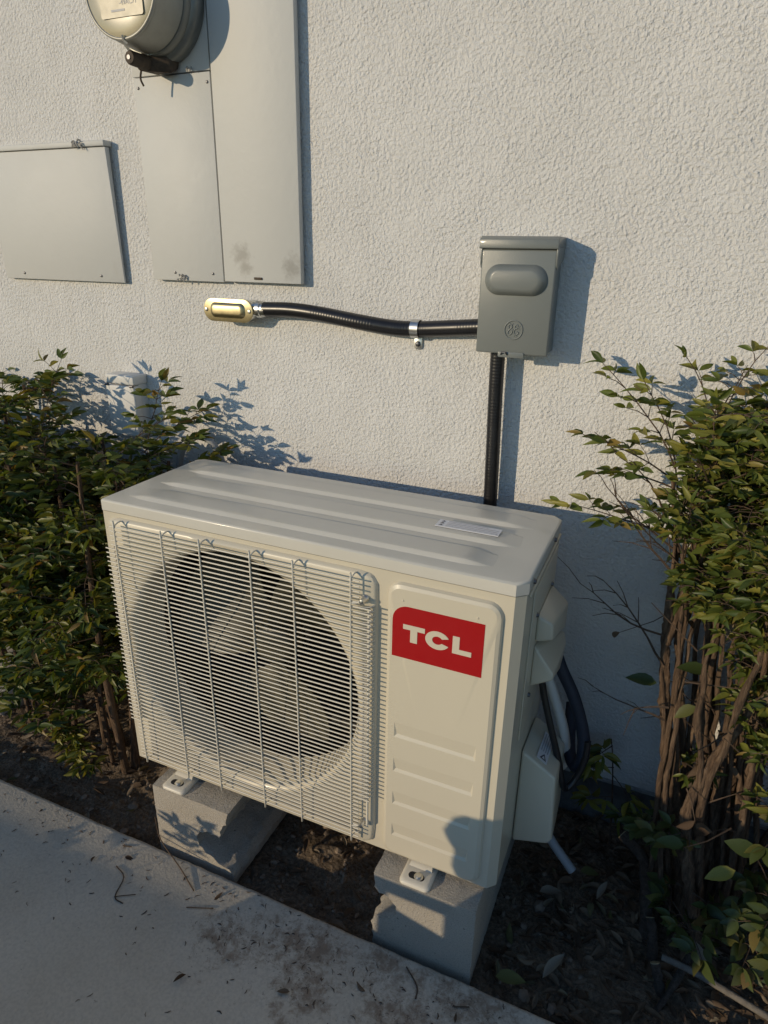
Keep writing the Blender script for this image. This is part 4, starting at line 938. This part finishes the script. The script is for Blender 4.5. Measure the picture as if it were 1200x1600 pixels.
fallen(0.41, -0.585, 0.0425, 100, 0.016, 'leaf_dry', 'tiny leaf chip on the walkway corner by the joint', 1)
def twig_obj(pts, r, label, mat='twig_brown', name='twig', cat='twig', forks=()):
    m = MB(); m.tube(spline(pts, 4), r, 6)
    for f in forks: m.tube(spline(f, 3), r*0.7, 5)
    return tag(m.build(name, mat, smooth=80), label, cat)
twig_obj([(-0.335, -0.585, 0.042), (-0.30, -0.60, 0.043), (-0.285, -0.64, 0.042), (-0.26, -0.645, 0.042)], 0.0013, 'forked brown twig on the walkway left of the left block', forks=([(-0.285, -0.64, 0.042), (-0.25, -0.62, 0.043)],))
twig_obj([(-0.345, -0.455, 0.05), (-0.29, -0.50, 0.052), (-0.21, -0.535, 0.046), (-0.15, -0.565, 0.042)], 0.0013, 'long thin stalk lying over the walkway edge by the left block')
twig_obj([(-0.36, -0.54, 0.042), (-0.34, -0.535, 0.043)], 0.0012, 'short dark twig near the walkway edge at left')
twig_obj([(-0.14, -0.60, 0.042), (-0.10, -0.585, 0.043), (-0.09, -0.58, 0.042)], 0.001, 'hair-thin twig in the middle of the walkway')
twig_obj([(0.30, -0.53, 0.042), (0.33, -0.555, 0.043), (0.335, -0.575, 0.042)], 0.0014, 'short dark twig on the walkway before the right block')
twig_obj([(0.40, -0.56, 0.042), (0.425, -0.55, 0.043)], 0.0012, 'short dark twig on the walkway near the corner stain')
twig_obj([(0.51, -0.57, 0.042), (0.515, -0.545, 0.043)], 0.0018, 'stub of brown twig at the walkway corner')
def branch(pts, r0, r1, label, cut=True):
    root = empty('cut_branch', pts[0], label, 'branch'); P = spline(pts, 6); off = -Vector(pts[0]); n = len(P)
    rad = [(r0+(r1-r0)*i/(n-1))*(1+.35*noise.noise(Vector((i*.55, r0*900, 0)))) for i in range(n)]
    MB().tube([p+off for p in P], rad, 10).build('wood', 'bark_grey', root, smooth=60)
    if cut:
        d = (P[-1]-P[-2]).normalized(); MB().tube([P[-1]+off-d*0.001, P[-1]+off+d*0.0012], rad[-1]*0.93, 10).build('cut_face', 'cut_wood', root, smooth=20)
    return root
branch([(0.70, -0.26, 0.0), (0.69, -0.22, 0.06), (0.675, -0.17, 0.105), (0.63, -0.14, 0.125)], 0.0125, 0.0115, 'grey pruned branch with a pale cut end under the right shrub')
branch([(0.73, -0.17, 0.0), (0.70, -0.13, 0.10), (0.675, -0.10, 0.17)], 0.008, 0.006, 'dark pruned branch stub behind the forked cut branch')
branch([(0.715, -0.30, -0.01), (0.71, -0.28, 0.03), (0.70, -0.255, 0.055)], 0.010, 0.009, 'short pruned stub with a pale cut face in the litter')
branch([(0.735, -0.36, -0.01), (0.725, -0.35, 0.02), (0.715, -0.335, 0.042)], 0.009, 0.009, 'lowest pruned stub near the fallen stick')
branch([(0.715, -0.415, 0.0), (0.745, -0.36, 0.02), (0.775, -0.30, 0.06)], 0.005, 0.007, 'thin grey root crossing under the fallen stick', cut=False)
tag(MB().tube(spline([(0.725, -0.325, 0.052), (0.78, -0.335, 0.056), (0.85, -0.352, 0.055), (0.95, -0.375, 0.05), (1.05, -0.40, 0.05)], 5), [0.0060]*20+[0.005], 9).build('fallen_stick', 'dead_wood', smooth=60), 'long grey stick lying at the lower right of the bed', 'stick')
m = MB()
for k in range(260):
    x, y = rn.uniform(-0.75, 0.62), -0.515-abs(rn.gauss(0, 0.13))
    if rn.random() < .2: x, y = rn.gauss(0.15, 0.14), rn.gauss(-0.60, 0.05)
    if y > -0.516: continue
    ang = rn.uniform(0, 6.3); l_ = rn.uniform(0.003, 0.012); w_ = rn.uniform(0.0004, 0.0014); dx, dy = math.cos(ang)*l_, math.sin(ang)*l_
    m.tube([(x, y, 0.0405), (x+dx*.5-dy*.15, y+dy*.5+dx*.15, 0.0415), (x+dx, y+dy, 0.0405)], [w_*.6, w_, w_*.4], 4)
tag(m.build('walkway_debris', 'twig_brown', smooth=60), 'specks of bark and leaf crumbs strewn over the walkway', 'debris', kind='stuff')
# pebbles and clods
m = MB(); ico = None
bmx = bmesh.new(); bmesh.ops.create_icosphere(bmx, subdivisions=1, radius=1.0); IV = [v.co.copy() for v in bmx.verts]; IF = [tuple(v.index for v in f.verts) for f in bmx.faces]; bmx.free()
for k in range(1100):
    x, y = rn.uniform(-1.35, 0.6), rn.uniform(-0.505, -0.02)
    if (-0.31 < x < -0.09 or 0.2 < x < 0.42) and y < -.09: continue
    s = rn.uniform(0.002, 0.007) if rn.random() < .9 else rn.uniform(0.007, 0.013); a_, b_, c_ = (rn.uniform(.6, 1.3) for _ in range(3)); z = soil_z(x, y)+s*0.2
    m.add([(x+v.x*s*a_*(1+.3*noise.noise(v*2+Vector((k, 0, 0)))), y+v.y*s*b_, z+v.z*s*c_*0.7) for v in IV], IF)
simple('clod', (0.22, 0.17, 0.125), 0.95, var=0.5, scale=40, bumpd=0.002)
tag(m.build('soil_clods', 'clod', smooth=30), 'small stones and clods scattered over the soil', 'stones', kind='stuff')

# ------------------------------------------------------------------ unseen shade casters added behind the viewer, and a shrub inferred from leaf shadows
gw = empty('shade_wall', (0, -2.2, 0), 'unseen low block wall added behind the viewer to shade the walkway', 'wall')  # added, never in view; its top edge sets the walkway shade line
MB().box(-9, 7, -0.2, 0.0, -0.1, 0.43).build('wall', 'shade_wall_block', gw)
MB().box(-9, 7, -0.215, 0.015, 0.432, 0.490).build('cap', 'shade_wall_block', gw, 0.004)
ct = empty('shade_carton', (-0.17, -1.375, 0.04), 'unseen cardboard box added behind the viewer to shade the unit corner', 'shade_carton')  # added, never in view; outline shaped to shade the unit's lower right corner
MB().box(-0.065, 0.15, -0.075, 0.075, 0, 0.565).build('box', 'cardboard', ct, 0.002)
MB().prism([(-0.066, 0.566), (-0.098, 0.562), (-0.118, 0.548), (-0.132, 0.516), (-0.125, 0.500), (-0.112, 0.480), (-0.113, 0.440), (-0.104, 0.420), (-0.086, 0.408), (-0.068, 0.404)], XZ, 0.07, 0.064).build('flap', 'cardboard', ct)
tb = empty('shade_tote', (-0.36, -1.38, 0.04), 'unseen canvas tote with a bar handle added to shade the right block', 'tool tote')  # added, never in view; bag and bar frame the right block's lit patch
m = MB(); m.add([(-0.062, -0.03, 0), (0.075, -0.03, 0), (0.075, 0.03, 0), (-0.062, 0.03, 0), (-0.062, -0.03, 0.333), (0.080, -0.03, 0.300), (0.080, 0.03, 0.300), (-0.062, 0.03, 0.333)], [(0, 3, 2, 1), (4, 5, 6, 7), (0, 1, 5, 4), (1, 2, 6, 5), (2, 3, 7, 6), (3, 0, 4, 7)]); m.build('bag', 'canvas', tb, 0.004)
MB().tube([(-0.062, 0.03, 0.374), (0.10, 0.03, 0.374)], 0.0165, 12).build('handle', 'canvas', tb)
for x in (-0.052, 0.078): MB().box(x-0.006, x+0.006, 0.022, 0.034, 0.29, 0.374).build('handle_post', 'canvas', tb)
bk = empty('shade_bucket', (-0.535, -1.35, 0.04), 'unseen white pail added to cut off the sunlit walkway strip', 'shade_bucket')  # added, never in view; blocks the sun on the walkway between the blocks
MB().lathe([(0.082, 0.0), (0.084, 0.004), (0.098, 0.235), (0.102, 0.236), (0.102, 0.250), (0.097, 0.250), (0.094, 0.235), (0.080, 0.008), (0.002, 0.006)], lambda u, v, t: (u, v, t), 36).build('pail', 'white_plastic', bk, smooth=50)
MB().tube([(0.101*math.cos(R(q)), -0.03-0.09*math.sin(R(q)), 0.215-0.055*math.sin(R(q))) for q in range(0, 181, 12)], 0.002, 6).build('handle', 'steel', bk)
rn = random.Random(31)
os_ = empty('nandina_shrub', (-1.05, -1.62, 0.0), 'low leafy shrub across the walkway, left of the viewer', 'shrub')
leaves, twigs = [], []
for k in range(12):
    p = Vector((rn.uniform(-1.3, -0.8), rn.uniform(-1.65, -1.5), 0)); q = p+Vector((rn.uniform(-.05, .12), rn.uniform(0, .2), rn.uniform(.10, .17)))
    twigs.append(([p, (p+q)/2+Vector((0.01, 0, 0.02)), q], 0.004, 0.002))
    for j in range(3):
        ang = rn.uniform(-.6, 2.2); frond(rn, p.lerp(q, rn.uniform(.6, 1)), Vector((math.cos(ang), math.sin(ang), .4)), rn.uniform(.08, .12), leaves, twigs, pick_left, (0.03, 0.05))
# sprays whose shadows fall on the left block
for x, y, z, d, l in ((-0.80, -1.17, 0.215, (.5, .1, .8), .16), (-0.725, -1.14, 0.19, (.45, .1, .8), .13), (-0.98, -1.2, 0.14, (.5, .2, .5), .15), (-1.25, -1.22, 0.15, (.5, .2, .3), .15)):
    twigs.append(([Vector((-0.98, -1.5, 0.03)), Vector((-.93, -1.3, .06)), Vector((x, y, z))], 0.003, 0.0016))
    frond(rn, Vector((x, y, z)), Vector(d), l, leaves, twigs, pick_left, (0.034, 0.050), dens=0.5)
lay_leaves(os_, leaves, singles=False); twig_mass(os_, twigs)
